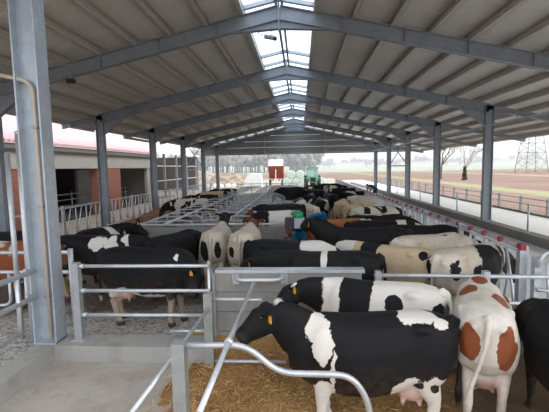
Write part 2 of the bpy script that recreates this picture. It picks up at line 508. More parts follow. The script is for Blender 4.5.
# gable sheet at the far end
g = empty('wall_far_gable', (0, FRAMES[6]+.2, 0)); tag(g, kind='structure')
GBM = simple('gable_sheet', (.30, .31, .31), .5, .1, .06, 1)
zb = 4.15
hs = [zb, 4.75, 5.35, 5.95, 6.55, 7.07]
for i in range(5):
    z0, z1 = hs[i]+.012, hs[i+1]
    def half(z, side):
        lim = OVL+.05 if side < 0 else OVR-.05
        x = XRIDGE+side*(ZR-z)/SLOPE; return max(lim, x) if side < 0 else min(lim, x)
    poly = [(half(z0, -1), 0, z0), (half(z0, 1), 0, z0)]
    for side in (1, -1):
        lim = OVL+.05 if side < 0 else OVR-.05; zl = zroof(lim)
        ex = [(lim, 0, zl)] if z0 < zl < z1 else []
        tp = [(half(z1, side), 0, z1)]
        poly += (ex+tp) if side > 0 else (tp+ex)
    MB().prism(poly, (0, .05, 0)).build('gable_sheet', GBM, g)
for x in (-3.6, 2.6): MB().bar((x, -.1, zb-.1), (x, -.1, rafter_top(x)), .12, .12, up=(0, 1, 0)).build('gable_post', STEEL_LT, g)
MB().box(OVL+.1, OVR-.1, -.06, .1, zb-.12, zb).build('bottom_rail', STEEL, g)

# ------------------------------------------------------------------ foreground column with conduit and gates
fc = empty('steel_column', (-3.67, 5.42, .25))
tag(fc, 'tall galvanised steel column on the platform kerb corner, in the left foreground', 'column')
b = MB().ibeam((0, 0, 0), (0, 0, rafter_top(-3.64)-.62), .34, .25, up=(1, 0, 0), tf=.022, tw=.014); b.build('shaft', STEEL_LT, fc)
MB().box(-.17, .17, -.16, .16, 0, .02).build('base_plate', STEEL_LT, fc)
for z in (1.05, .68): MB().box(-.2, -.16, -.19, -.1, z-.05, z+.05).build('hinge_bracket', GALV, fc)
cd = empty('electrical_conduit', (-3.62, 5.36, .3)); tag(cd, 'tan conduit pipe clipped inside the web of the foreground column', 'conduit')
MB().tube(bend([(0, 0, 0), (0, 0, 3.62), (-.45, -.02, 3.72)], .18), .028, 10).build('pipe', CONDUIT, cd)
for z in (.6, 1.9, 3.0): MB().box(-.045, .045, -.035, .035, z, z+.03).build('clip', STEEL, cd)
# slim pole just left of it
sp = empty('gate_pole', (-4.02, 5.55, 0)); tag(sp, 'slim galvanised gate pole standing just left of the tall foreground column', 'pole')
MB().tube([(0, 0, 0), (0, 0, 3.25)], .045, 10).build('pole', GALV, sp); MB().ball((0, 0, 3.25), .047).build('pole_cap', GALV, sp)
sp = empty('gate_pole', (-4.55, 6.0, 0)); tag(sp, 'slim galvanised pole at the left edge beside the brown cow', 'pole')
MB().tube([(0, 0, 0), (0, 0, 3.0)], .04, 10).build('pole', GALV, sp)

# gate hung from the column, open along the kerb
gt = empty('swing_gate', (-3.72, 5.28, .3)); tag(gt, 'galvanised tube gate hinged on the foreground column, running along the left kerb', 'gate')
for z in (1.02, .65): MB().tube([(-.02, 0, z), (-.08, -2.6, z)], .036, 10).build('rail', GALV, gt)
MB().tube([(-.03, -.3, .25), (-.08, -2.6, .25)], .028, 10).build('rail', GALV, gt)
MB().tube([(-.08, -2.6, 1.06), (-.08, -2.6, .1)], .036, 10).build('upright', GALV, gt)
MB().tube(bend([(-.03, -.35, 1.0), (-.03, -.35, .2)], .1), .028, 10).build('upright', GALV, gt)

# headlock barrier of the pen on the far left
def yoke_barrier(name, label, x, ys, z0, z1, pitch, mat, caps=False, group=None, lean=.16, post_every=4, r=.024):
    y0, y1 = ys
    t = empty(name, (x, y0, z0)); tag(t, label, 'feed barrier', group)
    L = y1-y0; H = z1-z0
    MB().tube([(0, 0, H), (0, L, H)], .032, 8).build('top_rail', mat, t)
    MB().tube([(0, 0, .12), (0, L, .12)], .032, 8).build('bottom_rail', mat, t)
    fx = MB().tube([(0, 0, .12), (0, 0, H)], r, 6).mesh('fixed_bar', mat)
    yk = MB().tube(bend([(0, -.02, .12), (0, .08, H*.45), (0, .32, H*.98)], .12, 3), r, 6).mesh('yoke_bar', mat)
    yk2 = MB().tube(bend([(0, .0, H*.98), (0, -.07, H*.55), (0, .1, .12)], .2, 3), r, 6).mesh('neck_bar', mat)
    ps = MB().box(-.045, .045, -.045, .045, -.02, H+.1).mesh('post', mat)
    if caps:
        cp = MB().box(-.035, .035, -.045, .045, 0, .07).box(-.022, .022, -.028, .028, .07, .085).mesh('lock_cap', RED)
        lk = MB().bar((0, -.12, -.02), (0, .3, .015), .05, .04).mesh('lock_lever', mat)
    k = 0; y = .12
    while y < L-.2:
        if k % post_every == 0: link('post', ps, t, (0, y-.1, 0))
        link('fixed_bar', fx, t, (0, y, 0)); link('yoke_bar', yk, t, (0, y+.12, 0)); 
        if caps: link('neck_bar', yk2, t, (0, y+.42, 0))
        if caps: link('lock_cap', cp, t, (0, y+.02, H+.03)); link('lock_lever', lk, t, (0, y+.2, H+.05))
        y += pitch; k += 1
    return t
yoke_barrier('headlock_barrier', 'long row of galvanised headlocks along the silage strip on the left', -8.95, (8.2, 40.5), .1, 1.3, .78, GALV)
yoke_barrier('headlock_barrier', 'long row of galvanised headlocks with red lock caps along the white feed table', 3.52, (6.45, 40.5), .05, 1.30, .63, GALV, True)
t = empty('tube_barrier', (-6.6, 6.6, 0)); tag(t, 'galvanised tube barrier with rounded loops at the far left edge', 'feed barrier')
for z in (1.3, .95): MB().tube([(0, 0, z), (2.6, 0, z)], .035, 10).build('rail', GALV, t)
for x in (.3, 1.0, 1.75):
    MB().tube(bend([(x, 0, .95), (x, 0, .35), (x+.45, 0, .35), (x+.45, 0, .95)], .15), .028, 8).build('loop', GALV, t)
for x in (0, 2.6): MB().tube([(x, 0, 0), (x, 0, 1.36)], .045, 10).build('post', GALV, t)

# three-rail gate in front of the black cow
t = empty('rail_fence', (-3.24, 5.45, .25)); tag(t, 'three-rail galvanised fence panel on the kerb in front of the black cow', 'fence')
MB().box(-.055, .055, -.05, .05, 0, 1.14).build('post', POSTG, t)
MB().box(-.09, .09, -.09, .09, 0, .015).build('post_foot', GALV, t)
for z in (1.09, .73, .37): 
    r_ = MB().tube([(.05, 0, z), (1.95, 0, z)], .025, 10).build('rail', GALV, t)
    MB().tube([(.05, 0, z), (.12, 0, z)], .034, 10).build('collar', GALV, r_)
MB().tube([(1.93, .03, 1.15), (1.93, .03, .0)], .022, 8).build('end_upright', GALV, t)

# concrete-board wall between the pens
w = empty('partition_wall', (-1.27, 5.72, 0)); tag(w, 'grey concrete-board partition wall with metal top rail behind the front pen', 'wall')
zz = [-.1, .28, .58, .88, 1.17]
for i in range(4): MB().box(0, 2.14, 0, .11, zz[i], zz[i+1]-.008).build('board', BOARD, w)
MB().box(-.02, 2.18, -.03, .14, 1.165, 1.215).build('top_rail', GALV, w)
MB().box(-.05, .0, -.03, .14, -.1, 1.215).build('end_post', BOARD, w)
MB().tube(bend([(.3, -.02, 1.12), (.36, -.16, 1.1), (.95, -.16, 1.1), (1.02, -.02, 1.12)], .1), .028, 10).build('grab_tube', GALV, w)
MB().box(.26, .36, -.03, 0, 1.0, 1.15).build('tube_bracket', GALV, w); MB().box(.97, 1.07, -.03, 0, 1.0, 1.15).build('tube_bracket', GALV, w)

# loop fence of the front pen
zf = 1.0
t = empty('pen_fence', (-1.0, 3.72, -.3)); tag(t, 'galvanised front-pen fence of posts and bent tubes around the straw', 'fence')
P0 = ony(179, 346, 3.72); zl = P0.z+.3; x0 = P0.x+1.0
MB().box(x0-.065, x0+.065, -.06, .06, 0, zl+.04).build('post', POSTG, t)
q = lambda px, py, y=3.72: ony(px, py, y)-Vector((-1.0, 3.72, -.3))
MB().tube(bend([q(185, 345.5), q(246, 345), q(279, 373), q(352, 375), q(369, 402), q(371, 430)], .16), .031, 12).build('bent_rail', GALV, t)
# long tubes that run back to the wall
a = onz(258, 273, 1.06)
MB().tube([Vector((a.x, 5.6, 1.07))-Vector((-1.0, 3.72, -.3)), q(229, 341), q(199, 414, 2.75)], .025, 12).build('long_tube', GALV, t)
MB().ball(q(229, 342), .048, .05, .05).build('clamp', GALV, t)
# second post with two rails
P2 = ony(208, 293, 5.2); P2b = Vector((P2.x, 5.2, -.2))-Vector((-1.0, 3.72, -.3))
MB().box(P2b.x-.058, P2b.x+.058, P2b.y-.055, P2b.y+.055, P2b.z-.1, P2.z+.3).build('post', POSTG, t)
MB().tube([q(209, 299, 5.2), q(262, 300, 5.2)], .025, 10).build('rail', GALV, t)
MB().tube([q(209, 361, 5.2), q(286, 362, 5.2)], .025, 10).build('rail', GALV, t)
MB().tube([q(208, 309, 5.15), q(131, 414, 3.3)], .025, 12).build('long_tube', GALV, t)
MB().tube([q(170, 331, 5.35), q(205, 331, 5.25)], .02, 10).build('rail', GALV, t)

# rails right of the wall
t = empty('cross_fence', (1.0, 5.85, 0)); tag(t, 'two-rail galvanised fence across the pen behind the red and white cow', 'fence')
q = lambda px, py, y=5.85: ony(px, py, y)-Vector((1.0, 5.85, 0))
MB().tube([q(374, 275.5), q(549, 277.5)+Vector((.8, 0, 0))], .032, 10).build('rail', GALV, t)
MB().tube([q(366, 303), q(549, 303)+Vector((.8, 0, 0))], .028, 10).build('rail', GALV, t)
for px in (378, 486):
    p = q(px, 271); MB().box(p.x-.045, p.x+.045, -.045, .045, -.2, p.z).build('post', GALV, t)
t = empty('barrier_gate', (3.45, 6.2, 0)); tag(t, 'galvanised barrier end post and looped gate at the right edge', 'gate')
b0 = Vector((3.45, 6.2, 0))
p = ony(522, 250, 6.2)-b0
MB().box(p.x-.055, p.x+.055, -.055, .055, -.1, p.z).build('post', GALV, t)
MB().box(p.x-.04, p.x+.045, -.04, .04, p.z, p.z+.085).build('lock_cap', RED, t)
p = ony(537, 257, 6.0)-b0
MB().box(p.x-.05, p.x+.05, -.25, -.15, -.1, p.z).build('post', GALV, t)
pts = [ony(537, 268, 5.9)-b0, ony(545, 252, 5.9)-b0, ony(560, 252, 5.9)-b0, ony(562, 300, 5.9)-b0]
MB().tube(bend(pts, .1), .028, 10).build('loop_tube', GALV, t)
MB().tube([ony(537, 290, 5.9)-b0, ony(565, 292, 5.9)-b0], .028, 10).build('rail', GALV, t)
MB().tube([ony(547, 262, 5.9)-b0, ony(549, 312, 5.9)-b0], .022, 10).build('upright', GALV, t)

# ------------------------------------------------------------------ cubicles in the middle of the barn
cw = empty('cubicle_wall', (-5.5, 10.9, 0)); tag(cw, 'pale concrete end wall in front of the cubicle rows', 'wall')
for i in range(3): MB().box(0, 5.15, 0, .14, .36*i, .36*(i+1)-.008).build('board', BOARD, cw)
MB().tube([(0, .07, 1.14), (5.15, .07, 1.14)], .035, 8).build('top_rail', GALV, cw)
MAT = simple('rubber_bed', (.30, .30, .30), .8, 0, .2, 2, .3)
div_me = {}
for side in (-1, 1):
    pts = bend([(0, 0, .15), (0, 0, 1.05), (side*1.55, 0, 1.0), (side*2.1, 0, .72), (side*1.7, 0, .38), (0, 0, .5)], .25, 4)
    div_me[side] = MB().tube(pts, .022, 6).mesh('divider_loop', GALV)
for side in (-1, 1):
    xm = -3.05
    c = empty('cubicle_row', (xm+side*.06, 11.3, 0))
    tag(c, 'row of galvanised cubicle loops on the '+('silage' if side < 0 else 'herd')+' side of the barn middle', 'cubicles', 'cubicle rows')
    x0, x1 = (0, 2.6) if side > 0 else (-2.45, 0)
    MB().box(x0, x1, 0, 22.5, 0, .16).build('bed', MAT, c)
    MB().tube([(side*.8, -.2, 1.13), (side*.8, 22.5, 1.13)], .042, 8).build('neck_rail', GALV, c)
    for k in range(20): link('divider_loop', div_me[side], c, (side*.06, .3+k*1.15, .14))

# far end: pale low shutters and rails
t = empty('end_gate', (-6.4, 40.2, 0)); tag(t, 'low galvanised rail gate across the far barn end', 'gate')
for z in (.4, .75, 1.1): MB().tube([(0, 0, z), (6.0, 0, z)], .035, 6).build('rail', GALV, t)
for x in (0, 1.5, 3, 4.5, 6): MB().box(x-.04, x+.04, -.04, .04, 0, 1.2).build('post', GALV, t)

# ------------------------------------------------------------------ silage strip on the left
vs, fs = [], []; NXs, NYs = 14, 150
for j in range(NYs+1):
    for i in range(NXs+1):
        u = i/NXs; x = -8.75+1.95*u; y = 9.6+30.4*j/NYs
        h = .12+.36*math.sin(math.pi*min(1, u*1.05))**.8*(.75+.6*mnoise.noise(Vector((x*.8, y*.45, 1))))+.06*mnoise.noise(Vector((x*4, y*4, 5)))
        vs.append((x, y, max(.02, h if 0 < i < NXs else .03)))
for j in range(NYs):
    for i in range(NXs):
        a = j*(NXs+1)+i; fs.append((a, a+1, a+NXs+2, a+NXs+1))
mb = MB(); mb.add(vs, fs, True)
tag(mb.build('silage_feed', SILAGE), 'long heap of reddish brown silage in the left feed strip', 'silage', kind='stuff')
o = MB().box(-6.8, -6.55, 9.6, 40.5, 0, .42).build('trim_5', KERB); tag(o, kind='structure')

# ------------------------------------------------------------------ brick building on the left
def brick_mat():
    t = NT('red_brick'); v = t.wpos()
    mp = t.mapping(v, rot=(R(90), 0, R(90)))
    br = t.new('ShaderNodeTexBrick'); 
    cmb = t.new('ShaderNodeCombineXYZ'); sp_ = t.new('ShaderNodeSeparateXYZ'); t.l.new(v, sp_.inputs[0])
    t.l.new(t.math('ADD', sp_.outputs['Y'], sp_.outputs['X']), cmb.inputs[0]); t.l.new(sp_.outputs['Z'], cmb.inputs[1])
    t.l.new(cmb.outputs[0], br.inputs['Vector'])
    br.inputs['Color1'].default_value = (.36, .11, .065, 1); br.inputs['Color2'].default_value = (.45, .15, .09, 1)
    br.inputs['Mortar'].default_value = (.42, .30, .25, 1); br.inputs['Scale'].default_value = 1.0
    br.inputs['Brick Width'].default_value = .26; br.inputs['Row Height'].default_value = .075; br.inputs['Mortar Size'].default_value = .006
    t.color(br.outputs['Color']); t.rough(.85)
    return t.m
BRICK = brick_mat()
def tile_mat():
    t = NT('red_tiles_with_glare'); v = t.wpos(); n = t.noise(v, 1.5, 5)
    t.color(t.mix(n, C4((.56, .36, .38)), C4((.74, .54, .56)))); t.rough(.45)  # red tiles with the pinkish glare of the light mixed into their colour
    return t.m
TILE = tile_mat()
nb = empty('brick_barn', (-13.0, 25, 0)); tag(nb, 'red brick barn with red tiled roof, pink glare in its colour, and dark open bays, left of the steel barn', 'building')
def nbox(name, x0, x1, y0, y1, z0, z1, m): return MB().box(x0+13, x1+13, y0-25, y1-25, z0, z1).build(name, m, nb)
CREAM = concrete('cream_render', (.50, .475, .43), (.38, .35, .31), .8, (.5, .85), .2)
nbox('fascia', -13.15, -12.85, 4, 34, 2.85, 3.75, CREAM)
nbox('gutter', -12.95, -12.6, 4, 34, 3.75, 4.0, simple('gutter_zinc', (.16, .15, .145), .6))
for y0, y1 in ((13.0, 18.6), (24.9, 28.1)): nbox('brick_pier', -13.4, -12.9, y0, y1, 0, 2.85, BRICK)
nbox('corner_post', -13.2, -12.95, 33.3, 33.9, 0, 2.85, CREAM)
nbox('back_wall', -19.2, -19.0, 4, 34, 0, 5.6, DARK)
nbox('inner_wall', -17.0, -16.8, 29.3, 31.8, 0, 2.8, CREAM)
nbox('end_wall', -19, -13, 33.7, 33.9, 0, 4.0, simple('end_wall_plaster', (.26, .23, .20), .9))
nbox('side_wall', -19, -13, 4, 4.2, 0, 4, CREAM)
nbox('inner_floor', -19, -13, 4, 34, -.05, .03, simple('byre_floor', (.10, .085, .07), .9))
for z in (.5, .9, 1.25): MB().tube([(-1.8, -12, z), (-1.8, 8.5, z)], .035, 6).build('inner_rail', GALV, nb)
for y in range(-12, 9, 2): MB().tube([(-1.8, y, 0), (-1.8, y, 1.4)], .04, 6).build('inner_post', GALV, nb)
# tiled slope as overlapping rib courses running up the roof
rf = MB().prism([(.45, -21.5, 3.98), (-4.2, -21.5, 6.5), (-4.2, -21.5, 6.6), (.45, -21.5, 4.08)], (0, 30.5, 0)).build('roof', TILE, nb)
rib = MB().tube([(.47, 0, 4.08), (-4.2, 0, 6.6)], .075, 6).mesh('tile_rib', TILE)
for k in range(100): link('tile_rib', rib, rf, (0, -21.3+.303*k, 0))
MB().prism([(-4.2, -21.5, 6.5), (-7.9, -21.5, 4.5), (-7.9, -21.5, 4.6), (-4.2, -21.5, 6.6)], (0, 30.5, 0)).build('roof', TILE, nb)

# open shed further along
sh = empty('open_shed', (-13.2, 42, 0)); tag(sh, 'open shed with pale sheet metal roof beyond the brick barn', 'building')
SHR = simple('pale_sheet_roof', (.66, .66, .62), .45, .1, .06, 1)
MB().prism([(.4, -7.8, 4.2), (-4, -7.8, 6.0), (-4, -7.8, 6.06), (.4, -7.8, 4.26)], (0, 17, 0)).build('roof', SHR, sh)
srib = MB().bar((.42, 0, 4.27), (-4, 0, 6.07), .06, .05).mesh('roof_rib', SHR)
for k in range(34): link('roof_rib', srib, sh, (0, -7.6+.5*k, 0))
for y in (-7.4, -3.6, .2, 4.0, 8.4): MB().box(-.1, .1, y-.1, y+.1, 0, 4.2).build('post', STEEL, sh)
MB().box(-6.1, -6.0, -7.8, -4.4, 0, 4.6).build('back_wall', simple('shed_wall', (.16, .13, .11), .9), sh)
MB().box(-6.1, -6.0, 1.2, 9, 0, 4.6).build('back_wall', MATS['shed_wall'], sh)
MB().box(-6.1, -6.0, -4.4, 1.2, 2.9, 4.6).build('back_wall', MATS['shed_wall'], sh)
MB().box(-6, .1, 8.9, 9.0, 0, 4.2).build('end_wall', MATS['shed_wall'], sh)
for z in (1.6, 3.0): MB().box(-.05, .05, -7.4, 8.4, z, z+.08).build('tie_rail', GALV, sh)

# ------------------------------------------------------------------ cows: one continuous remeshed body per pose
def loft(mb, rings):
    """closed loft through rings of points"""
    n = len(rings[0]); vs = [p for r_ in rings for p in r_]; fs = []
    for i in range(len(rings)-1):
        for k in range(n):
            k2 = (k+1) % n; fs.append((i*n+k, i*n+k2, (i+1)*n+k2, (i+1)*n+k))
    fs.append(tuple(range(n))[::-1]); fs.append(tuple((len(rings)-1)*n+k for k in range(n)))
    mb.add(vs, fs, True)
def limb(mb, pts, rad, seg=12, up=(0, 1, 0)):
    """tapered limb; rad = [(side radius, other radius)]"""
    pts = [Vector(p) for p in pts]; rings = []
    for i, p in enumerate(pts):
        a = pts[max(0, i-1)]; b = pts[min(len(pts)-1, i+1)]; d = (b-a).normalized()
        s = Vector(up); s = (s-d*s.dot(d)).normalized(); w = d.cross(s)
        rs, rw = rad[i] if isinstance(rad[i], tuple) else (rad[i], rad[i])
        rings.append([p+s*(rs*math.cos(t))+w*(rw*math.sin(t)) for t in [math.tau*k/seg for k in range(seg)]])
    loft(mb, rings)

#        x     top   bot   half width, roundness of the top (1 = square rump, 0 = sharp withers)
TORSO = [(-.90, 1.25, 1.00, .07, .6), (-.87, 1.32, .86, .205, .7), (-.77, 1.375, .72, .275, .8), (-.60, 1.405, .66, .30, .9), (-.42, 1.41, .60, .285, .62),
         (-.22, 1.40, .53, .325, .5), (.02, 1.385, .49, .355, .45), (.26, 1.38, .50, .335, .4), (.46, 1.40, .54, .285, .3), (.62, 1.395, .60, .235, .3),
         (.76, 1.34, .68, .19, .4), (.87, 1.25, .80, .12, .5)]
def cow_mesh(poll, muzzle, legs=(0, 0, 0, 0), tail=0.0, voxel=.024):
    mb = MB()
    rings = []
    for x, zt, zb, hw, rt in TORSO:
        r_ = []; zc = zb+(zt-zb)*.47
        for k in range(20):
            t = math.tau*k/20; c, s = math.cos(t), math.sin(t)
            if s >= 0:
                e_ = 2.0+rt*1.3; y = abs(c)**(2/e_)*math.copysign(hw, c); z = zc+(zt-zc)*abs(s)**(2/(1.55+rt*1.2))
            else:
                y = abs(c)**.9*math.copysign(hw, c); z = zc-(zc-zb)*abs(s)**.95
            r_.append(Vector((x, y, z)))
        rings.append(r_)
    loft(mb, rings)
    for sy in (-1, 1):                                   # hook and pin bones, shoulder
        mb.ball((-.50, sy*.225, 1.30), .10, .05, .05, 12, 8)
        mb.ball((-.85, sy*.12, 1.25), .075, .05, .055, 12, 8)
        mb.ball((.50, sy*.17, 1.02), .16, .11, .30, 14, 10)
        mb.ball((-.58, sy*.20, .98), .24, .115, .30, 14, 10)
    P, Mz = Vector(poll), Vector(muzzle)
    # neck
    n0 = Vector((.58, 0, 1.08)); n3 = P+Vector((-.03, 0, -.05))
    n1 = n0.lerp(n3, .35)+Vector((.05, 0, .02)); n2 = n0.lerp(n3, .7)+Vector((.02, 0, .03))
    limb(mb, [n0, n1, n2, n3], [(.20, .31), (.155, .27), (.125, .215), (.105, .16)], 14)
    # head
    d = (Mz-P); L = d.length; d.normalize()
    s = Vector((0, 1, 0)); s = (s-d*s.dot(d)); s = s.normalized() if s.length > .25 else Vector((1, 0, 0)); w = s.cross(d)
    if w.z < 0: w = -w
    hp = [P-d*.05, P+d*.03, P+d*(L*.3), P+d*(L*.52), P+d*(L*.75), P+d*(L*.93), Mz]
    hp = [p - w*o for p, o in zip(hp, (.02, .03, .05, .05, .045, .05, .055))]
    limb(mb, hp, [(.08, .08), (.125, .125), (.14, .17), (.112, .14), (.088, .105), (.098, .092), (.06, .055)], 14, s)
    for sy in (-1, 1):                                   # ears and brow
        e0 = P+d*.05+s*(.09*sy)+w*.01; e1 = P+d*.03+s*(.20*sy)+w*.04; e2 = P+d*.03+s*(.31*sy)+w*.02
        limb(mb, [e0, e1, e2], [(.03, .05), (.028, .085), (.015, .035)], 8, w)
        mb.ball(P+d*(L*.27)+s*(.085*sy)+w*.04, .05, .05, .05, 8, 6)
    # legs
    ft, fb, ht, hb = legs
    for sy, sw in ((1, ft), (-1, fb)):
        limb(mb, [(.50, sy*.16, 1.0), (.50, sy*.165, .74), (.50+sw*.3, sy*.15, .42), (.49+sw*.7, sy*.145, .15), (.50+sw*.75, sy*.145, .09), (.53+sw*.75, sy*.145, .0)],
             [(.09, .16), (.085, .115), (.058, .062), (.042, .045), (.056, .06), (.068, .082)], 10)
    for sy, sw in ((1, ht), (-1, hb)):
        limb(mb, [(-.62, sy*.17, 1.08), (-.52, sy*.185, .80), (-.66+sw*.35, sy*.17, .53), (-.68+sw*.6, sy*.165, .46), (-.64+sw*.8, sy*.16, .17), (-.61+sw*.85, sy*.16, .09), (-.58+sw*.85, sy*.16, .0)],
             [(.10, .24), (.095, .17), (.056, .085), (.05, .07), (.042, .047), (.056, .06), (.068, .082)], 10)
    # udder with teats
    mb.ball((-.45, 0, .62), .22, .17, .19, 14, 10)
    mb.ball((-.60, .0, .70), .13, .15, .18, 12, 8)
    for tx in (-.52, -.34):
        for sy in (-1, 1): limb(mb, [(tx, sy*.085, .52), (tx, sy*.09, .40)], [.032, .024], 8)
    # tail
    tp = [(-.84, 0, 1.36), (-.93, 0, 1.31), (-.975, tail*.15, 1.12), (-.965, tail*.5, .88), (-.955, tail*.9, .66), (-.955, tail, .50), (-.955, tail, .36)]
    limb(mb, tp, [.045, .04, .030, .027, .03, .046, .022], 8)
    me = mb.mesh('body')
    ob = bpy.data.objects.new('tmp', me); COL.objects.link(ob)
    md = ob.modifiers.new('r', 'REMESH'); md.mode = 'VOXEL'; md.voxel_size = voxel; md.use_smooth_shade = True
    sm = ob.modifiers.new('s', 'SMOOTH'); sm.factor = .5; sm.iterations = 4
    dg = bpy.context.evaluated_depsgraph_get(); dg.update()
    out = bpy.data.meshes.new_from_object(ob.evaluated_get(dg))
    bpy.data.objects.remove(ob); bpy.data.meshes.remove(me)
    # zones: r = pink skin (udder), g = hoof, b = muzzle ; head: r = head/neck, g = blaze
    za = out.attributes.new('zone', 'FLOAT_COLOR', 'POINT'); ha = out.attributes.new('headzone', 'FLOAT_COLOR', 'POINT')
    def sst(x, a, b):
        t = max(0, min(1, (x-a)/(b-a))); return t*t*(3-2*t)
    zc, hc = [], []
    for v in out.vertices:
        p = v.co
        ud = math.sqrt(((p.x+.45)/.30)**2+(p.y/.19)**2+((p.z-.57)/.21)**2)
        pink = 1-sst(ud, .85, 1.08)
        hoof = 1-sst(p.z, .07, .10)
        dm = (p-(Mz-w*.05)).length; muz = 1-sst(dm, .09, .135)
        # distance along the neck-to-head axis
        u = (p-P).dot(d); near = (p-(P+d*max(-.05, min(L, u)))).length
        head = (1-sst(near, .2, .26)) if u > -.15 else 0
        ax = (p-n0); t_ = max(0, min(1, ax.dot(n3-n0)/(n3-n0).length_squared)); neck = (1-sst((p-(n0.lerp(n3, t_))).length, .25, .32))*sst(t_, .25, .55)
        head = max(head, neck)
        blaze = (1-sst(abs((p-P).dot(s)), .03, .055))*sst((p-P).dot(w), .0, .05)*sst(u, .05, .12) if u > 0 and near < .25 else 0
        zc += [pink, hoof, muz, 1]; hc += [head, blaze, 0, 1]
    za.data.foreach_set('color', zc); ha.data.foreach_set('color', hc)
    out['poll'] = P; out['d'] = d; out['s'] = s; out['w'] = w; out['L'] = L
    out.name = 'body'
    out.materials.append(None)
    return out

BLK, WHT, TAN, REDC, BRN = (.008, .008, .0095), (.60, .55, .475), (.47, .35, .235), (.25, .075, .03), (.14, .055, .028)
WHT2 = (.68, .65, .60)
def coat(name, base, patch=None, spots=(), rand=None, head=None, blaze=False, dirt=.55, spot_edge=.10, legs=None):
    """base colour + patch colour inside the listed ellipsoids (body coordinates) or by noise (rand=(seed, amount))"""
    t = NT(name); v = t.coord()
    nz = t.noise(v, 5.5, 4, .6, 0, 'Color')
    dv = t.new('ShaderNodeVectorMath', operation='MULTIPLY_ADD'); t.l.new(nz, dv.inputs[0])
    dv.inputs[1].default_value = (spot_edge*2,)*3
    sh = t.new('ShaderNodeVectorMath', operation='SUBTRACT'); t.l.new(v, sh.inputs[0]); sh.inputs[1].default_value = (spot_edge,)*3
    t.l.new(sh.outputs[0], dv.inputs[2]); pv = dv.outputs[0]
    c = C4(base)
    if dirt > .65:
        c = t.mix(t.math('MULTIPLY', t.ramp(t.noise(v, 3.2, 5, .65), .38, .70), .8*dirt), c, C4((.44, .33, .22)))
    if rand:
        seed, amt = rand
        n = t.noise(t.mapping(v, loc=(seed*7.31, seed*3.7, seed*1.9), scale=(1, 1, .8)), 1.55, 2.5, .5, .5)
        m = t.ramp(n, amt-.012, amt+.012, (1, 1, 1, 1), (0, 0, 0, 1))
        c = t.mix(m, c, C4(patch))
    for sp in spots:
        col = sp[6] if len(sp) > 6 else patch
        mp = t.mapping(pv, loc=tuple(-sp[i]/sp[3+i] for i in range(3)), scale=tuple(1/sp[3+i] for i in range(3)))
        ln = t.new('ShaderNodeVectorMath', operation='LENGTH'); t.l.new(mp, ln.inputs[0])
        m = t.ramp(ln.outputs['Value'], .96, 1.0, (1, 1, 1, 1), (0, 0, 0, 1))
        c = t.mix(m, c, C4(col))
    ha = t.new('ShaderNodeAttribute', attribute_name='headzone'); hs = t.new('ShaderNodeSeparateColor'); t.l.new(ha.outputs['Color'], hs.inputs[0])
    za = t.new('ShaderNodeAttribute', attribute_name='zone'); zs = t.new('ShaderNodeSeparateColor'); t.l.new(za.outputs['Color'], zs.inputs[0])
    if head: c = t.mix(t.ramp(hs.outputs[0], .45, .55), c, C4(head))
    if blaze: c = t.mix(hs.outputs[1], c, C4(WHT2))
    sep = t.new('ShaderNodeSeparateXYZ'); t.l.new(v, sep.inputs[0])
    n2 = t.noise(v, 9, 5, .7)
    if legs:
        f = t.math('MULTIPLY', t.math('SUBTRACT', t.math('ADD', .52, t.math('MULTIPLY', t.math('SUBTRACT', n2, .5), .35)), sep.outputs['Z']), 20, clamp=True)
        c = t.mix(f, c, C4(legs))
    # dried mud on legs, belly and flanks
    g = t.math('MULTIPLY', t.math('SUBTRACT', 1.0, sep.outputs['Z']), 1.3, clamp=True)
    f = t.math('MULTIPLY', t.math('MULTIPLY', g, t.ramp(n2, .36, .64)), min(dirt, .6))
    c = t.mix(f, c, C4((.30, .20, .125)))
    c = t.mix(t.math('MULTIPLY', zs.outputs[0], .65), c, C4((.58, .33, .26)))
    c = t.mix(zs.outputs[1], c, C4((.07, .055, .04)))
    c = t.mix(zs.outputs[2], c, C4((.03, .028, .03)) if not (head == WHT or head == REDC) else C4((.5, .32, .28)))
    t.color(c); t.rough(.68)
    t.b.inputs['Specular IOR Level'].default_value = .22
    hn = t.noise(t.mapping(v, scale=(1, 1, .35)), 90, 3, .6)
    t.bump(t.math('ADD', t.math('MULTIPLY', hn, .25), t.noise(v, 6, 3)), .25, .02)
    return t.m

POSES = {
    'nosing': cow_mesh((1.0, -.24, 1.02), (1.06, -.50, .66), (.10, -.06, -.02, .12), .0, .022),
    'glance': cow_mesh((1.12, .24, 1.26), (1.40, .50, 1.0), (-.05, .08, -.06, .08), .05, .022),
    'rear': cow_mesh((.97, -.12, .96), (.92, -.26, .48), (.08, -.08, -.03, .06), .16, .022),
    'alert': cow_mesh((1.06, .04, 1.45), (1.42, .18, 1.20), (.06, -.10, .05, -.10), .0, .02),
    'ahead': cow_mesh((1.18, 0, 1.38), (1.58, 0, 1.14), (.06, -.10, .05, -.10), .0, .022),
    'level': cow_mesh((1.26, .03, 1.22), (1.60, .06, .92), (-.05, .08, -.10, .08), .05),
    'raised': cow_mesh((1.18, .0, 1.52), (1.62, .05, 1.42), (.05, -.05, .05, -.08), .0),
    'feed': cow_mesh((1.28, -.03, .98), (1.50, -.05, .56), (.04, -.06, -.04, .06), .03),
    'low': cow_mesh((1.14, .0, .92), (1.20, .0, .44), (.08, -.08, -.06, .06), -.10),
    'turned': cow_mesh((1.10, .24, 1.24), (1.16, .66, 1.02), (.02, -.10, .10, -.05), .04),
    'turned_right': cow_mesh((1.10, -.24, 1.24), (1.16, -.66, 1.00), (-.1, .04, -.05, .08), .0),
}
EYE = MB().ball((0, 0, 0), .026, None, None, 8, 6).mesh('eye', simple('cow_eye', (.01, .008, .007), .15))
TAGM = simple('ear_tag_plastic', (.75, .32, .02), .5)
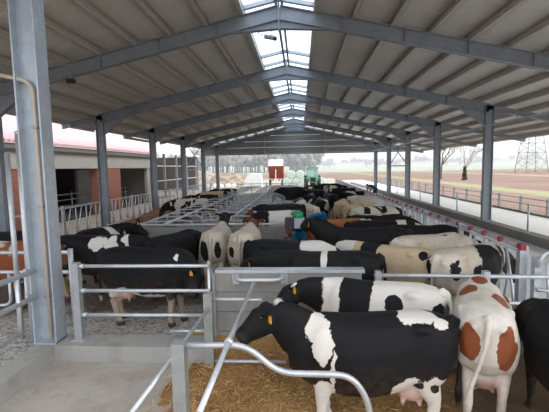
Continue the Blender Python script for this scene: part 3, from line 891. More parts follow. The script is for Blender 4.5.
TAGME = MB().box(-.028, .028, -.004, .004, -.075, 0).box(-.01, .01, -.008, .008, -.015, .02).mesh('ear_tag', TAGM)
ncow = 0
def cow(label, x, y, heading, pose, coatm, z=0.0, s=.96, tags=True, eyes=True):
    me = POSES[pose]
    o = empty('cow', (x, y, z), R(heading)); o.scale = (s, s, s)
    tag(o, label, 'cow', 'dairy cows in the barn')
    b = link('body', me, o); b.material_slots[0].link = 'OBJECT'; b.material_slots[0].material = coatm
    P, d, sd, w, L = Vector(me['poll']), Vector(me['d']), Vector(me['s']), Vector(me['w']), me['L']
    if eyes:
        for k in (-1, 1): link('eye', EYE, o, P+d*(L*.29)+sd*(.118*k)+w*.012)
    if tags:
        for k in (-1, 1):
            tg = link('ear_tag', TAGME, o, P+d*.055+sd*(.2*k)-w*.01); tg.rotation_euler = (0, 0, math.atan2(d.y, d.x)+R(90)+.2*k)
    return o
def cow_px(label, px, py, heading, pose, coatm, s=.96, z=0.0, along=0.0, hgt=1.40, **kw):
    """(px, py) = a point on the back line, `along` metres forward of the middle of the body"""
    p = onz(px, py, z+hgt*s); h = R(heading)
    return cow(label, p.x-math.cos(h)*along*s, p.y-math.sin(h)*along*s, heading, pose, coatm, z, s, **kw)

# --- the front pen
c1 = coat('coat_front_black', BLK, WHT2, [(.56, .24, 1.30, .15, .3, .16), (.52, .28, 1.16, .10, .3, .24), (.40, .30, .86, .025, .12, .22), (-.50, .10, 1.44, .24, .26, .11), (-.72, .2, 1.36, .09, .14, .07),
          (-.40, .28, .60, .24, .2, .22), (-.63, .22, .55, .16, .2, .32), (-.62, .2, .30, .25, .4, .35), (-.46, .27, .74, .07, .12, .06, BLK), (-.64, .27, .70, .05, .1, .05, BLK), (.50, .2, .60, .12, .2, .2), (.50, .15, .22, .2, .35, .3)], head=BLK, dirt=.35)
cow('black cow with white shoulder patch facing left in the straw, nearest the camera', .72, 4.22, 180, 'alert', c1, -.27, 1.0)
c2 = coat('coat_white_spotted', WHT2, BLK, [(1.15, 0, 1.15, .50, .5, .55), (.24, 0, 1.05, .27, .6, .62), (-.28, .3, 1.16, .12, .2, .15), (-.84, .22, 1.02, .11, .2, .22), (1.4, .12, .98, .14, .1, .07, WHT2)], dirt=.3, spot_edge=.07)
cow_px('white cow with black head, shoulder and flank spot, beside the concrete wall', 387, 281.5, 160, 'glance', c2, .93, -.10, -.15)
c3 = coat('coat_red_white', WHT2, REDC, [(-.84, .165, 1.08, .26, .10, .19), (-.84, -.165, 1.04, .26, .10, .25), (-.25, -.22, 1.36, .24, .16, .15), (.1, .2, 1.38, .22, .16, .12), (.55, 0, 1.4, .3, .1, .1)],
          head=REDC, dirt=.66, spot_edge=.06)
cow_px('red and white cow seen from behind in the front pen', 486, 302, 70, 'rear', c3, 1.02, -.22, -.5)
c4 = coat('coat_edge_black', BLK, WHT2, [(-.6, 0, .3, .4, .5, .42)], head=BLK, dirt=.3)
cow('black cow with white hind leg cut by the right edge of the photo', 2.78, 4.15, 84, 'feed', c4, -.25, .98)

# --- left side, on the slats
c5 = coat('coat_plain_black', BLK, WHT2, [(.62, -.22, 1.26, .05, .2, .07), (-.35, -.2, .60, .32, .3, .12), (.15, -.1, .52, .3, .3, .10)], head=BLK, dirt=.4, legs=(.42, .34, .26))
cow('plain black cow with pale belly behind the three-rail fence', -2.68, 6.72, -5, 'nosing', c5, 0, .97)
c6 = coat('coat_black_white_shoulder', BLK, WHT2, [(.22, -.25, 1.25, .18, .3, .16), (.5, -.2, 1.1, .13, .3, .3), (.85, -.1, 1.3, .16, .3, .12), (-.9, 0, 1.3, .2, .2, .08)], head=BLK, dirt=.35, legs=TAN, spot_edge=.13)
cow_px('black cow with mottled white shoulder standing behind the plain black cow', 92, 234.5, 4, 'level', c6, .97, 0, 0)
c7 = coat('coat_mottled', BLK, WHT2, rand=(3, .42), head=BLK, blaze=True, dirt=.4)
cow('mottled black and white cow near the silage strip, farthest of the left trio', -5.0, 9.7, 78, 'turned_right', c7, 0, .93)
c8 = coat('coat_black_a', BLK, WHT, rand=(5, .36), head=BLK, dirt=.4)
cow_px('black cow with lowered head beside the two pale cows seen from behind', 173, 233, 74, 'feed', c8, .96, 0, -.1)
cb = coat('coat_brown', REDC, WHT, rand=(9, .40), head=BRN, dirt=.5)
cow('reddish brown cow behind the tube barrier at the left edge', -6.05, 7.5, -4, 'level', cb, 0, .97)
cb2 = coat('coat_black_b', BLK, WHT, rand=(12, .45), head=BLK, blaze=True, dirt=.4)
cow('black and white cow behind the brown cow at the left edge', -7.1, 8.75, 4, 'level', cb2, 0, .97)

# --- middle, behind the wall
c9 = coat('coat_pale_rear_a', WHT, BLK, [(-.84, .15, .98, .2, .09, .26), (-.84, -.14, 1.02, .2, .08, .20)], head=BLK, dirt=.85, spot_edge=.06)
cow_px('pale cow seen from behind with dark patches beside its tail', 213.5, 230, 92, 'raised', c9, .98, 0, -.5)
c10 = coat('coat_pale_rear_b', WHT, BLK, [(-.84, .18, 1.02, .16, .06, .12), (-.8, -.22, 1.12, .14, .06, .05)], head=BRN, dirt=.85, spot_edge=.05)
cow_px('pale tan-stained cow seen from behind, right of the dark-patched one', 242.5, 231, 89, 'ahead', c10, .99, 0, -.5)
c11 = coat('coat_black_whiteneck', BLK, WHT2, [(.55, 0, 1.25, .36, .5, .42)], dirt=.4, spot_edge=.07)
cow('black cow with white neck facing right, right of the pale pair', -.2, 7.5, -8, 'low', c11, 0, .95)
c12 = coat('coat_black_stripe', BLK, WHT2, [(.02, .1, 1.3, .055, .5, .35)], head=BLK, dirt=.3, spot_edge=.03)
cow_px('black cow with narrow white back stripe just behind the concrete wall', 326, 250.5, 172, 'level', c12, .96, 0, 0)
c13 = coat('coat_black_c', BLK, WHT2, [(-.95, 0, .9, .1, .3, .3)], head=BLK, dirt=.3)
cow_px('black cow with raised head rubbing on the blue brush', 366, 227, 174, 'raised', c13, 1.0, 0, 0)
c14 = coat('coat_rust', (.33, .12, .04), WHT2, [(-.8, .1, 1.3, .25, .4, .14)], head=REDC, dirt=.3)
cow_px('rust brown cow with white tail end behind the raised black cow', 339, 218.5, 178, 'level', c14, .93, 0, 0)
c15 = coat('coat_tan_black', (.60, .46, .31), BLK, [(.40, 0, 1.1, .22, .6, .6), (1.25, 0, 1.2, .2, .3, .3), (-.72, .2, 1.32, .08, .1, .10), (1.0, 0, 1.3, .25, .4, .5, WHT2)], dirt=.75, spot_edge=.06)
cow('tan cow with black shoulder band and white neck facing left', 1.62, 7.16, 140, 'level', c15, 0, .92)
c16 = coat('coat_white_feeder', WHT, BLK, [(-.8, .12, 1.1, .25, .07, .2), (-.72, -.2, 1.1, .12, .12, .2), (.22, -.25, 1.1, .34, .4, .4), (-.2, -.3, 1.0, .16, .2, .16), (.7, -.2, 1.1, .12, .3, .3), (-.25, .1, 1.42, .12, .06, .06), (.45, .2, 1.35, .2, .2, .12)], head=BLK, dirt=.75, spot_edge=.13)
cow_px('white cow with black side patch feeding at the red-capped headlocks', 453, 249, 36, 'feed', c16, .97, 0, -.45)
c17 = coat('coat_white_long', WHT, BLK, [(-.3, .2, 1.4, .1, .1, .05), (.2, -.1, 1.42, .14, .05, .05)], head=WHT, dirt=.8)
cow('dirty white cow standing behind the white feeding cow', 2.55, 7.95, 24, 'feed', c17, 0, .96)
c18 = coat('coat_black_d', BLK, WHT, [(.45, 0, 1.2, .14, .5, .5), (.95, 0, 1.2, .2, .4, .15)], dirt=.4)
cow('black cow with pale shoulder band between the tan and rust cows', 2.0, 9.95, 4, 'feed', c18, 0, .97)
c19 = coat('coat_black_e', BLK, WHT, [(.0, .2, 1.35, .05, .2, .1)], head=BLK, dirt=.3)
cow('glossy black cow with its head through the headlocks', 2.72, 9.22, 3, 'feed', c19, 0, .96)
c20 = coat('coat_black_f', BLK, WHT, rand=(21, .33), head=BLK, dirt=.3)
cow_px('black cow at the headlocks beyond the glossy black one', 378, 214, 6, 'feed', c20, .96, 0, 0)
# --- cubicle end
c21 = coat('coat_black_g', BLK, WHT2, [(.8, 0, .9, .2, .4, .3)], head=BRN, dirt=.4)
cow('black cow standing in the second cubicle, left of the brush', -.75, 13.32, 180, 'low', c21, .16, .95)
c22 = coat('coat_piebald_h', BLK, WHT2, [(-.1, 0, 1.1, .5, .6, .5)], head=BRN, dirt=.4)
cow('piebald brown-headed cow standing in the first cubicle, left of the brush', -.7, 12.17, 180, 'low', c22, .16, .88)
# --- the herd further down the barn: (pixel on the back, heading, pose, kind, label)
kinds = {
    'black': lambda i: coat('coat_herd_black_%d' % i, BLK, WHT, rand=(i*1.7+.3, .36), head=BLK, blaze=i % 2 == 0, dirt=.4, legs=TAN),
    'pied': lambda i: coat('coat_herd_pied_%d' % i, WHT, BLK, rand=(i*1.3+.9, .5), head=BLK, blaze=True, dirt=.6, legs=TAN),
    'tan': lambda i: coat('coat_herd_tan_%d' % i, (.55, .41, .27), BLK, rand=(i*2.1+.2, .38), head=BLK, dirt=.85),
    'pale': lambda i: coat('coat_herd_pale_%d' % i, WHT, BLK, rand=(i*.9+.4, .34), head=WHT, dirt=.8),
}
HERD = [   # (hip pixel, heading, ...)
    (312, 205.5, 97, 'level', 'pale', 'white cow seen from behind in the gap behind the brush'),
    (300, 199, 88, 'level', 'pied', 'pied cow with tan hind legs at the cubicle corner'),
    (322, 198.5, 92, 'level', 'black', 'black cow with pale hind legs, middle of the far group'),
    (341, 200.5, 78, 'level', 'tan', 'tan cow seen from behind right of the far middle black cow'),
    (353, 204, 60, 'feed', 'tan', 'tan cow turning toward the headlocks near the speckled cow'),
    (366, 206.5, 20, 'feed', 'pied', 'speckled cow with white neck at the headlocks'),
    (358, 195.5, 12, 'feed', 'pale', 'pale cow at the headlocks below the bending worker'),
    (349, 191, 8, 'feed', 'black', 'dark cow at the headlocks left of the bending worker'),
    (340, 187.8, 8, 'feed', 'black', 'dark cow in the far row of feeding cows, next to the lone pied one'),
    (331, 185.4, 8, 'feed', 'pied', 'small pied cow in the far row of feeding cows'),
    (332, 193.5, 100, 'level', 'black', 'black cow behind the tan-legged pair in the far group'),
    (309, 194, 80, 'level', 'black', 'black cow in the far group in front of the tractor'),
    (303, 187.2, 60, 'level', 'pied', 'pied cow left of the green tractor'),
    (319, 189.5, 115, 'level', 'black', 'black cow below the green tractor'),
    (313, 184.6, 20, 'level', 'black', 'most distant black cow near the tractor wheels'),
    (325, 183.4, 10, 'feed', 'black', 'most distant dark cow of the feeding row'),
]
for i, (px, py, hd, pose, kd, lb) in enumerate(HERD):
    cow_px(lb, px, py, hd, pose, kinds[kd](i), .95, 0, -.4, tags=False, eyes=False)
FAR = [(-5.3, 18.6, 186, 0, 'pied', 'black and white cow reaching down to the silage on the left'),
       (-5.3, 21.0, 190, 0, 'black', 'black cow behind the cow reaching for silage'),
       (-5.3, 24.2, 183, 0, 'tan', 'brownish cow at the silage near the far columns'),
       (-5.3, 27.2, 184, 0, 'black', 'most distant dark cow at the silage strip'),
       (-.6, 24.85, 180, .16, 'black', 'black cow standing in a cubicle at the far end of the row'),
       (-1.1, 27.15, 180, .16, 'pale', 'pale cow standing in the far end of the cubicles')]
for i, (x, y, hd, zc_, kd, lb) in enumerate(FAR):
    cow(lb, x, y, hd, 'low' if zc_ else 'feed', kinds[kd](i+30), zc_, .95, tags=False, eyes=False)


# ------------------------------------------------------------------ rotating cow brush
BLUE = simple('blue_bristle', (.01, .13, .24), .7, 0, .4, 40); GREEN = simple('green_plastic', (.01, .24, .09), .5); GREYP = simple('grey_paint', (.30, .36, .40), .5)
bp = Vector((-.12, 8.75, 0))
t = empty('cow_brush', bp); tag(t, 'rotating cow brush with blue bristles and green cap on a steel post', 'cow brush')
MB().box(-.06, .06, -.06, .06, 0, 1.75).build('post', STEEL, t)
MB().box(-.22, -.02, -.16, .1, 1.35, 1.6).build('motor_housing', BLACKP, t)
MB().box(-.02, .2, -.18, .08, 1.38, 1.6).build('gearbox', GREYP, t)
def bristles(nm, c, ax, L, r0, r1):
    b = MB(); rn = random.Random(5); c = Vector(c); ax = Vector(ax).normalized(); u = ax.orthogonal().normalized(); v = ax.cross(u)
    b.tube([c-ax*L/2, c+ax*L/2], r0, 10)
    for k in range(420):
        a = rn.uniform(0, math.tau); h = rn.uniform(-L/2, L/2); d = u*math.cos(a)+v*math.sin(a)
        p = c+ax*h+d*r0*.8; q = c+ax*(h+rn.uniform(-.03, .03))+d*r1*rn.uniform(.85, 1.05); w = ax*.012
        b.add([p-w, p+w, q+w*.6, q-w*.6], [(0, 1, 2, 3)])
    return b.build(nm, BLUE, t)
bristles('bristle_drum', (.08, -.05, 1.26), (0, 0, 1), .30, .05, .16)
bristles('bristle_drum', (.52, .0, 1.55), (1, 0, .3), .34, .05, .15)
MB().tube([(.1, -.05, 1.49), (.36, -.02, 1.5)], .035, 8).build('swing_arm', STEEL, t)
b = MB(); b.tube([(.06, -.05, 1.58), (.06, -.05, 1.70), (.06, -.05, 1.76)], [.12, .11, .04], 12); b.build('cap', GREEN, t)

# ------------------------------------------------------------------ kerb posts and outer yard fence
for i, y in enumerate((13.8, 19.9, 25.9, 32.0)):
    t = empty('kerb_post', (7.6, y, .38)); tag(t, ORD[i]+' slim post on the dark kerb between the field-side columns, counted from the camera', 'post', 'slim kerb posts')
    MB().tube([(0, 0, 0), (0, 0, .95)], .03, 8).build('shaft', STEEL_LT, t); MB().box(-.07, .07, -.07, .07, 0, .02).build('foot_plate', STEEL_LT, t)
t = empty('yard_fence', (11.6, 8, .2)); tag(t, 'grey two-rail fence along the edge of the outer yard by the field', 'fence')
pm = MB().box(-.05, .05, -.04, .04, 0, .78).mesh('post', STEEL)
for k in range(25): link('post', pm, t, (0, k*2.3, 0))
for z in (.68, .38): MB().tube([(0, 0, z), (0, 55.2, z)], .022, 6).build('rail', STEEL, t)

# light glints under the left eaves, shaped as added white tubes; small fittings
for i, ((ax_, ay_), (bx_, by_)) in enumerate((((69, 127), (94, 135)), ((124, 138), (149, 143.5)))):
    a = onx(ax_, ay_, -9.8); b = onx(bx_, by_, -9.8)
    t = empty('glint_tube', a); tag(t, ('nearer' if i == 0 else 'farther')+' white tube made for a light glint under the left eaves, over the tiled roof', 'lamp', 'eaves light glints')
    z = a.z
    MB().tube([(0, 0, 0), (0, b.y-a.y, 0)], .045, 8).build('tube', WHITE, t)
    MB().box(-.05, .05, 0, b.y-a.y, .04, .1).build('batten', STEEL_LT, t)
    for yy in (.2, b.y-a.y-.2): MB().tube([(0, yy, .1), (0, yy, zroof(-9.8)-.19-z)], .012, 6).build('hanger', STEEL, t)
p = ony(71, 81, 10.6); t = empty('flood_light', p); tag(t, 'small dark floodlight hanging below the front rafter on the left', 'lamp')
MB().box(-.1, .1, -.06, .06, -.06, .05).build('housing', BLACKP, t); MB().box(-.02, .02, -.02, .02, .05, .3).build('bracket', STEEL, t)
p = ony(271, 37, 12.6); t = empty('ridge_camera', p); tag(t, 'small surveillance camera on a cable below the ridge skylight', 'camera')
MB().tube([(-.2, 0, .03), (.08, 0, -.03)], .07, 10).build('body', STEEL, t); MB().ball((.12, 0, -.05), .07).build('dome', BLACKP, t)
MB().tube(bend([(-.18, 0, .05), (-.4, 0, .12), (-.42, 0, .4)], .1), .012, 6).build('cable', BLACKP, t)
MB().tube([(.0, 0, .04), (.0, 0, .62)], .015, 6).build('bracket', STEEL, t)

# ------------------------------------------------------------------ worker bending over the feed
def person_bent(loc, rz):
    t = empty('person', loc, rz); tag(t, 'person in dark blue work clothes bending over the feed table', 'person')
    mb = MB()
    for sy in (-1, 1):
        limb(mb, [(0, sy*.10, .92), (.06, sy*.11, .5), (.0, sy*.11, .1), (.02, sy*.11, .05), (.14, sy*.11, .03)], [.10, .075, .05, .05, .04], 10)
        limb(mb, [(.42, sy*.19, 1.18), (.52, sy*.22, .92), (.66, sy*.16, .72), (.72, sy*.15, .66)], [.06, .05, .04, .042], 10)
        for k in range(4): limb(mb, [(.72, sy*.15+(k-1.5)*.021, .66), (.77-.004*k, sy*.15+(k-1.5)*.022, .60), (.78, sy*.15+(k-1.5)*.02, .565)], [.012, .010, .008], 6)
        limb(mb, [(.70, sy*.15-sy*.035, .67), (.72, sy*.15-sy*.06, .62)], [.013, .01], 6)
    limb(mb, [(-.06, 0, .86), (-.04, 0, .98), (.16, 0, 1.14), (.38, 0, 1.22), (.50, 0, 1.24)], [(.15, .11), (.165, .13), (.17, .125), (.185, .11), (.07, .07)], 14)
    limb(mb, [(.46, 0, 1.24), (.56, 0, 1.26)], [.06, .055], 10)
    mb.ball((.65, 0, 1.25), .115, .085, .105, 14, 10); mb.ball((.76, 0, 1.235), .02, .016, .025, 8, 6)
    for sy in (-1, 1): mb.ball((.63, sy*.088, 1.245), .025, .012, .035, 8, 6)
    me = mb.mesh('body'); ob = bpy.data.objects.new('tmp', me); COL.objects.link(ob)
    md = ob.modifiers.new('r', 'REMESH'); md.mode = 'VOXEL'; md.voxel_size = .011; md.use_smooth_shade = True
    sm = ob.modifiers.new('s', 'SMOOTH'); sm.iterations = 2
    dg = bpy.context.evaluated_depsgraph_get(); dg.update(); out = bpy.data.meshes.new_from_object(ob.evaluated_get(dg)); bpy.data.objects.remove(ob)
    nt = NT('work_clothes_and_skin'); v = nt.coord(); sp = nt.new('ShaderNodeSeparateXYZ'); nt.l.new(v, sp.inputs[0])
    skin = nt.math('GREATER_THAN', sp.outputs['X'], .545)
    hand = nt.math('LESS_THAN', sp.outputs['Z'], .70); headz = nt.math('GREATER_THAN', sp.outputs['Z'], 1.12)
    f = nt.math('MULTIPLY', skin, nt.math('MAXIMUM', nt.math('MULTIPLY', hand, nt.math('GREATER_THAN', sp.outputs['X'], .66)), headz))
    c = nt.mix(nt.noise(v, 8, 4), C4((.012, .02, .05)), C4((.03, .045, .09)))
    nt.color(nt.mix(f, c, C4((.55, .33, .25)))); nt.rough(.8)
    out.materials.clear(); out.materials.append(nt.m); link('body', out, t)
    MB().ball((.635, 0, 1.275), .115, .095, .10, 14, 10).build('hair', BLACKP, t)
    for sy in (-1, 1):
        MB().ball((.745, sy*.035, 1.265), .012, .012, .009, 6, 5).build('eye', BLACKP, t)
        MB().ball((.07, sy*.11, .045), .14, .055, .05, 10, 6).build('boot', BLACKP, t)
    return t
pp_ = onz(372.5, 186, 1.28); person_bent((pp_.x+.2, pp_.y, .08), R(200))

# ------------------------------------------------------------------ yard behind the barn
TIRE = simple('tyre_rubber', (.03, .03, .03), .9); TRG = simple('tractor_green', (.13, .34, .24), .4)
def glass_mat():
    t = NT('tractor_glass'); t.color((.55, .72, .68, 1)); t.rough(.08); t.b.inputs['Alpha'].default_value = .55
    return t.m
GLASS = glass_mat()
tl = onz(312.5, 189, 0); tl = Vector((onz(312.5, 189, 0.0).x*1.0, 50.0, 0)); tl.x = ony(312.5, 175, 50).x
t = empty('tractor', (tl.x, 50, 0)); tag(t, 'pale green tractor with glazed cab standing beyond the herd', 'tractor')
def wheel(nm, x, y, r, w):
    o = MB().tube([(x-w/2, y, r), (x-w*.35, y, r), (x+w*.35, y, r), (x+w/2, y, r)], [r*.86, r, r, r*.86], 20).build(nm, TIRE, t)
    MB().tube([(x-w/2-.01, y, r), (x+w/2+.01, y, r)], r*.5, 14).build('rim', simple('rim_yellow', (.55, .5, .1), .5), o)
for sx in (-1, 1): wheel('rear_wheel', sx*.82, 1.2, .82, .45); wheel('front_wheel', sx*.75, -1.2, .55, .35)
MB().prism([(-.38, -1.9, .8), (.38, -1.9, .8), (.42, 0, .8), (-.42, 0, .8)], (0, 0, .75)).build('bonnet', TRG, t)
MB().box(-.3, .3, -1.8, 1.3, .5, .85).build('chassis', BLACKP, t)
MB().box(-.72, .72, .1, 1.6, .85, 1.25).build('cab_base', TRG, t)
for sx in (-1, 1):
    for y in (.15, 1.5): MB().bar((sx*.68, y, 1.25), (sx*.62, y+(.1 if y < 1 else -.05), 2.5), .07, .07).build('cab_pillar', TRG, t)
    MB().box(sx*.64-.01, sx*.64+.01, .2, 1.45, 1.27, 2.48).build('pane', GLASS, t)
    MB().prism([(sx*.6, .5, 1.25), (sx*1.05, .5, 1.25), (sx*1.05, .5, 1.32), (sx*.6, .5, 1.32)], (0, 1.4, .25)).build('fender', TRG, t)
for y in (.18, 1.47): MB().box(-.62, .62, y-.01, y+.01, 1.27, 2.48).build('pane', GLASS, t)
MB().box(-.75, .75, .0, 1.65, 2.5, 2.66).build('cab_roof', TRG, t)
MB().tube([(.3, -.6, 1.5), (.3, -.6, 2.4)], .04, 8).build('exhaust', BLACKP, t)
MB().box(-.3, .3, -1.93, -1.9, .9, 1.4).build('grille', BLACKP, t)

# tipping trailer
TR = simple('trailer_red', (.32, .07, .045), .6); TW = simple('trailer_white', (.72, .70, .68), .5)
c = ony(276, 172, 62); t = empty('tipping_trailer', (c.x, 62, 0)); tag(t, 'red tipping trailer with raised body and white panels', 'trailer')
tb = empty('tmp_unused') ; bpy.data.objects.remove(tb)
def rx(p, a=R(-48)):
    y, z = p[1]*math.cos(a)-p[2]*math.sin(a), p[1]*math.sin(a)+p[2]*math.cos(a); return (p[0], y+1.2, z+.95)
def tip(mb):
    mb.v = [rx(p) for p in mb.v]; return mb
tip(MB().box(-1.15, 1.15, -2.6, 0, 0, .1)).build('tipped_floor', TR, t)
for x in (-1.15, 1.1): tip(MB().box(x, x+.05, -2.6, 0, .1, 1.1)).build('side_wall', TR, t)
for x in (-1.13, .03): tip(MB().box(x, x+1.1, -2.66, -2.6, .05, 1.5)).build('front_panel', TW, t)
for x in (-.5, .5): MB().box(x-.06, x+.06, -2.2, 1.4, .7, .85).build('chassis_beam', TR, t)
MB().bar((0, -1.0, .75), (0, -.6, 2.4), .12, .12, up=(0, 1, 0)).build('hydraulic_ram', GALV, t)
for x in (-.95, .95):
    for y in (.0, .9):
        o = MB().tube([(x-.12, y, .42), (x+.12, y, .42)], .42, 16).build('wheel', TIRE, t)

# wrapped bales, individually
BALE = simple('bale_wrap_pale_green', (.46, .56, .49), .4, 0, .12, 3)
bale_me = MB(); n = 18
bale_me.tube([(0, -.6, 0), (0, -.52, 0), (0, 0, 0), (0, .52, 0), (0, .6, 0)], [.48, .6, .62, .6, .48], 18)
bale_me = bale_me.mesh('bale', BALE)
bx0 = ony(287, 178, 58).x
bl = [(0, 0, 0), (1.25, .1, 0), (2.5, -.1, 0), (.62, 0, 1), (1.9, .1, 1), (3.8, .4, 0), (3.2, .2, 1), (4.9, -.6, 0), (.1, 2.2, 0)]
wh = ['bottom row, first from the trailer', 'bottom row, second from the trailer', 'bottom row, third from the trailer', 'middle row, first from the trailer', 'middle row, second from the trailer',
      'bottom row, fourth from the trailer', 'middle row, third from the trailer', 'bottom row, just behind the tractor', 'half hidden behind the trailer end of the stack']
for i, (x, y, lv) in enumerate(bl):
    o = link('wrapped_bale', bale_me, None, (bx0+x, 58+y, .57+lv*1.06)); tag(o, 'pale green wrapped round bale, '+wh[i], 'bale', 'wrapped bales')
# white silage-clamp sheet and earth mound
mb = MB(); c0 = ony(243, 190, 52).x; c1_ = ony(262, 190, 52).x
mb.prism([(c0, 52, 0), (c1_, 52, 0), (c1_-.15, 52, 1.9), (c0+.8, 52, 2.0), (c0+.3, 52, 1.2)], (0, 2.2, 0))
o = mb.build('sheeted_clamp', simple('white_sheet', (.74, .76, .75), .5, 0, .08, 2, .3)); tag(o, 'silage clamp under a white plastic sheet beyond the barn end', 'clamp')
def mound(name, cx, cy, rx_, ry_, h, mat, label, cat, seed):
    vs, fs = [], []; A, B = 28, 9
    for j in range(B+1):
        for i in range(A):
            a = math.tau*i/A; q = 1-j/B; x, y = cx+rx_*q*math.cos(a), cy+ry_*q*math.sin(a)
            z = h*(1-q*q)**1.2*(1+.4*mnoise.noise(Vector((x*.7, y*.7, seed))))+(.12*mnoise.noise(Vector((x*2, y*2, seed))) if 0 < j < B else 0)
            vs.append((x, y, z-.06 if j else -.1))
    for j in range(B):
        for i in range(A):
            i2 = (i+1) % A; fs.append((j*A+i, j*A+i2, (j+1)*A+i2, (j+1)*A+i))
    mb = MB(); mb.add(vs, fs, True); o = mb.build(name, mat); tag(o, label, cat); return o
MOUND = straw_mat('mound_earth', (.25, .19, .14), (.52, .45, .37), .15)
mound('earth_mound', ony(228, 180, 60).x, 60, 4.2, 3, 2.1, MOUND, 'pale earth and manure mound outside the far left barn corner', 'mound', 3)
mound('earth_mound', ony(205, 180, 66).x, 66, 5, 3, 2.2, MOUND, 'pale mound seen between the far left columns', 'mound', 8)
# small white van-like trailers by the mound -> feed sacks
for i in range(5):
    x = ony(208+i*6.5, 184, 54).x
    b = MB(); b.tube([(0, -.35, .33), (0, -.3, .33), (0, .3, .33), (0, .35, .33)], [.2, .34, .34, .2], 10)
    o = b.build('white_sack', WHITE, None, (x, 54+.5*(i % 2), -.05)); tag(o, ORD[i]+' white bulk sack from the left, in front of the earth mound', 'sack', 'white sacks')

# ------------------------------------------------------------------ trees, pylon, distance
BARK = simple('bare_bark', (.17, .14, .115), .9); BARK2 = simple('pale_bark', (.30, .28, .24), .9)
def bare_tree(name, loc, h, seed, mat, label, spread=.55, levels=5):
    rn = random.Random(seed); t = empty(name, loc); tag(t, label, 'tree', 'bare trees in the field')
    tr, br = MB(), MB()
    def grow(p, d, L, r, lv, mb):
        q = p+d*L; mid = p.lerp(q, .5)+Vector((rn.uniform(-1, 1), rn.uniform(-1, 1), 0))*L*.05
        mb.tube([p, mid, q], [r, r*.85, r*.68], 6 if lv > 2 else 4, caps=False)
        if lv == 0: return
        for k in range(3 if lv > 1 else 4):
            nd = (d+Vector((rn.uniform(-1, 1), rn.uniform(-1, 1), rn.uniform(-.25, .6)))*spread*1.25).normalized()
            grow(p.lerp(q, rn.uniform(.65, 1)) if k else q, nd, L*rn.uniform(.58, .82), r*.55, lv-1, br)
    grow(Vector((0, 0, -.1)), Vector((.03, 0, 1)).normalized(), h*.28, h*.02, levels, tr)
    tr.build('trunk', mat, t); br.build('branches', mat, t)
    return t
p = onz(441, 179, -.35); bare_tree('bare_tree', p, 11.5, 4, BARK, 'tall bare tree in the ploughed field, left of the ivy-clad one', .6, 6)
p = onz(464.5, 180, -.35); tv = bare_tree('bare_tree', p, 9.5, 11, BARK2, 'smaller bare tree with dark ivy round its trunk in the field')
b = MB(); rn = random.Random(2)
for k in range(500):
    a = rn.uniform(0, math.tau); z = 2.6*rn.random()**1.4; r_ = .15+.35*rn.random()*(1-z/3); c = Vector((r_*math.cos(a), r_*math.sin(a), z)); u = Vector((rn.uniform(-1, 1), rn.uniform(-1, 1), rn.uniform(-1, 1)))*.14; v = u.orthogonal()*.7
    b.add([c-u, c+v, c+u, c-v], [(0, 1, 2, 3)])
b.build('ivy', simple('ivy_leaves', (.05, .06, .03), .8), tv)
# lattice pylon
p = onz(531, 172.5, -.35); t = empty('lattice_pylon', p); tag(t, 'grey lattice electricity pylon standing in the field', 'pylon')
PYL = simple('pylon_steel', (.42, .43, .44), .6, .2)
H = 34; W0, W1 = 3.3, .7
def pc(z, i): 
    w = W0+(W1-W0)*min(1, z/24); return Vector(((1 if i in (0, 3) else -1)*w, (1 if i < 2 else -1)*w, z))
for i in range(4): MB().tube([pc(0, i), pc(24, i), pc(H, i)], .12, 5).build('leg', PYL, t)
zs = [0, 3.2, 6.2, 9, 11.6, 14, 16.2, 18.2, 20, 22, 24, 27, 30, 33]
for i in range(4):
    b = MB(); j = (i+1) % 4
    for k in range(len(zs)-1):
        b.tube([pc(zs[k], i), pc(zs[k+1], j)], .07, 4); b.tube([pc(zs[k], j), pc(zs[k+1], i)], .07, 4); b.tube([pc(zs[k+1], i), pc(zs[k+1], j)], .06, 4)
    b.build('lattice_face', PYL, t)
for z in (24, 28, 32):
    for sx in (-1, 1): MB().tube([(sx*.7, 0, z), (sx*4.5, 0, z+.5)], .12, 5).build('cross_arm', PYL, t)

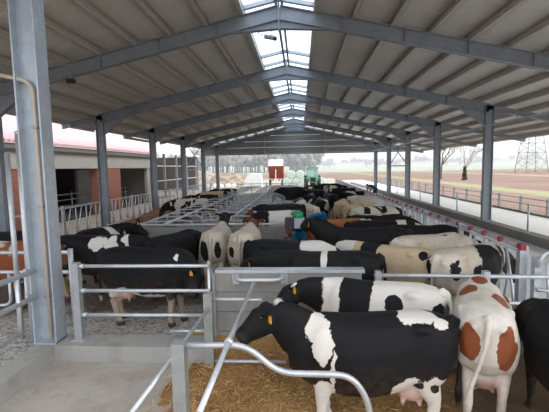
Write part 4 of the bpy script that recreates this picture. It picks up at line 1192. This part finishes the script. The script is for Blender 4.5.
# far woods and hedges: nobody could count them
def woods(name, label, x0, x1, y, h, n, seed, mat, depth=30):
    rn = random.Random(seed); b = MB()
    for k in range(n):
        x = rn.uniform(x0, x1); yy = y+rn.uniform(0, depth); hh = h*rn.uniform(.55, 1.1)*(1+.35*mnoise.noise(Vector((x*.03, seed, 0))))
        r_ = hh*rn.uniform(.25, .45)
        b.tube([(x, yy, -.4), (x, yy, hh*.5)], .25, 4)
        for j in range(7):
            c = Vector((x+rn.gauss(0, r_*.5), yy+rn.gauss(0, r_*.4), hh*(.55+.35*rn.random())))
            b.ball(c, r_*rn.uniform(.3, .6), r_*rn.uniform(.3, .6), hh*rn.uniform(.1, .24), 6, 4)
    o = b.build(name, mat); tag(o, label, 'woods', kind='stuff')
WOOD = simple('winter_woods', (.26, .25, .24), .95, 0, .3, .4); WOOD2 = simple('far_hedge', (.10, .11, .10), .95, 0, .3, .3)
woods('winter_woods', 'hazy leafless wood beyond the far end of the barn', -150, 10, 240, 13, 420, 3, WOOD)
woods('distant_hedgerow', 'thin hazy line of distant trees along the horizon', -60, 640, 620, 13, 330, 9, WOOD2, 60)
BW = simple('far_shed_white', (.75, .76, .77), .6); BR_ = simple('far_shed_roof', (.32, .33, .36), .6)
for i, (px, w, h, d_) in enumerate(((415, 38, 5, 560), (436, 22, 6, 570), (505, 46, 6, 540), (540, 30, 7, 545), (350, 40, 6, 580))):
    x = ony(px, 165, d_).x; t = empty('distant_shed', (x, d_, -.35))
    tag(t, ['low white shed on the horizon left of the middle columns', 'white shed on the horizon between two field-side columns', 'long pale shed on the horizon left of the pylon', 'pale shed on the horizon behind the pylon', 'pale shed on the horizon right of the tractor'][i], 'building', 'sheds on the horizon')
    MB().box(-w/2, w/2, 0, 15, 0, h).build('wall', BW, t)
    MB().prism([(-w/2-.5, -.5, h), (-w/2-.5, 7.5, h+2.5), (-w/2-.5, 15.5, h)], (w+1, 0, 0)).build('roof', BR_, t)
# morning haze over the fields
hz = NT('haze'); hz.n.remove(hz.b); vs_ = hz.new('ShaderNodeVolumeScatter'); vs_.inputs['Density'].default_value = .0024; vs_.inputs['Color'].default_value = (.92, .96, 1, 1)
hz.l.new(vs_.outputs[0], hz.out.inputs['Volume'])
o = MB().box(-690, 890, 100, 1250, -.3, 28).build('field_haze', hz.m); tag(o, 'pale haze hanging over the distant fields and woods', 'haze', kind='stuff')
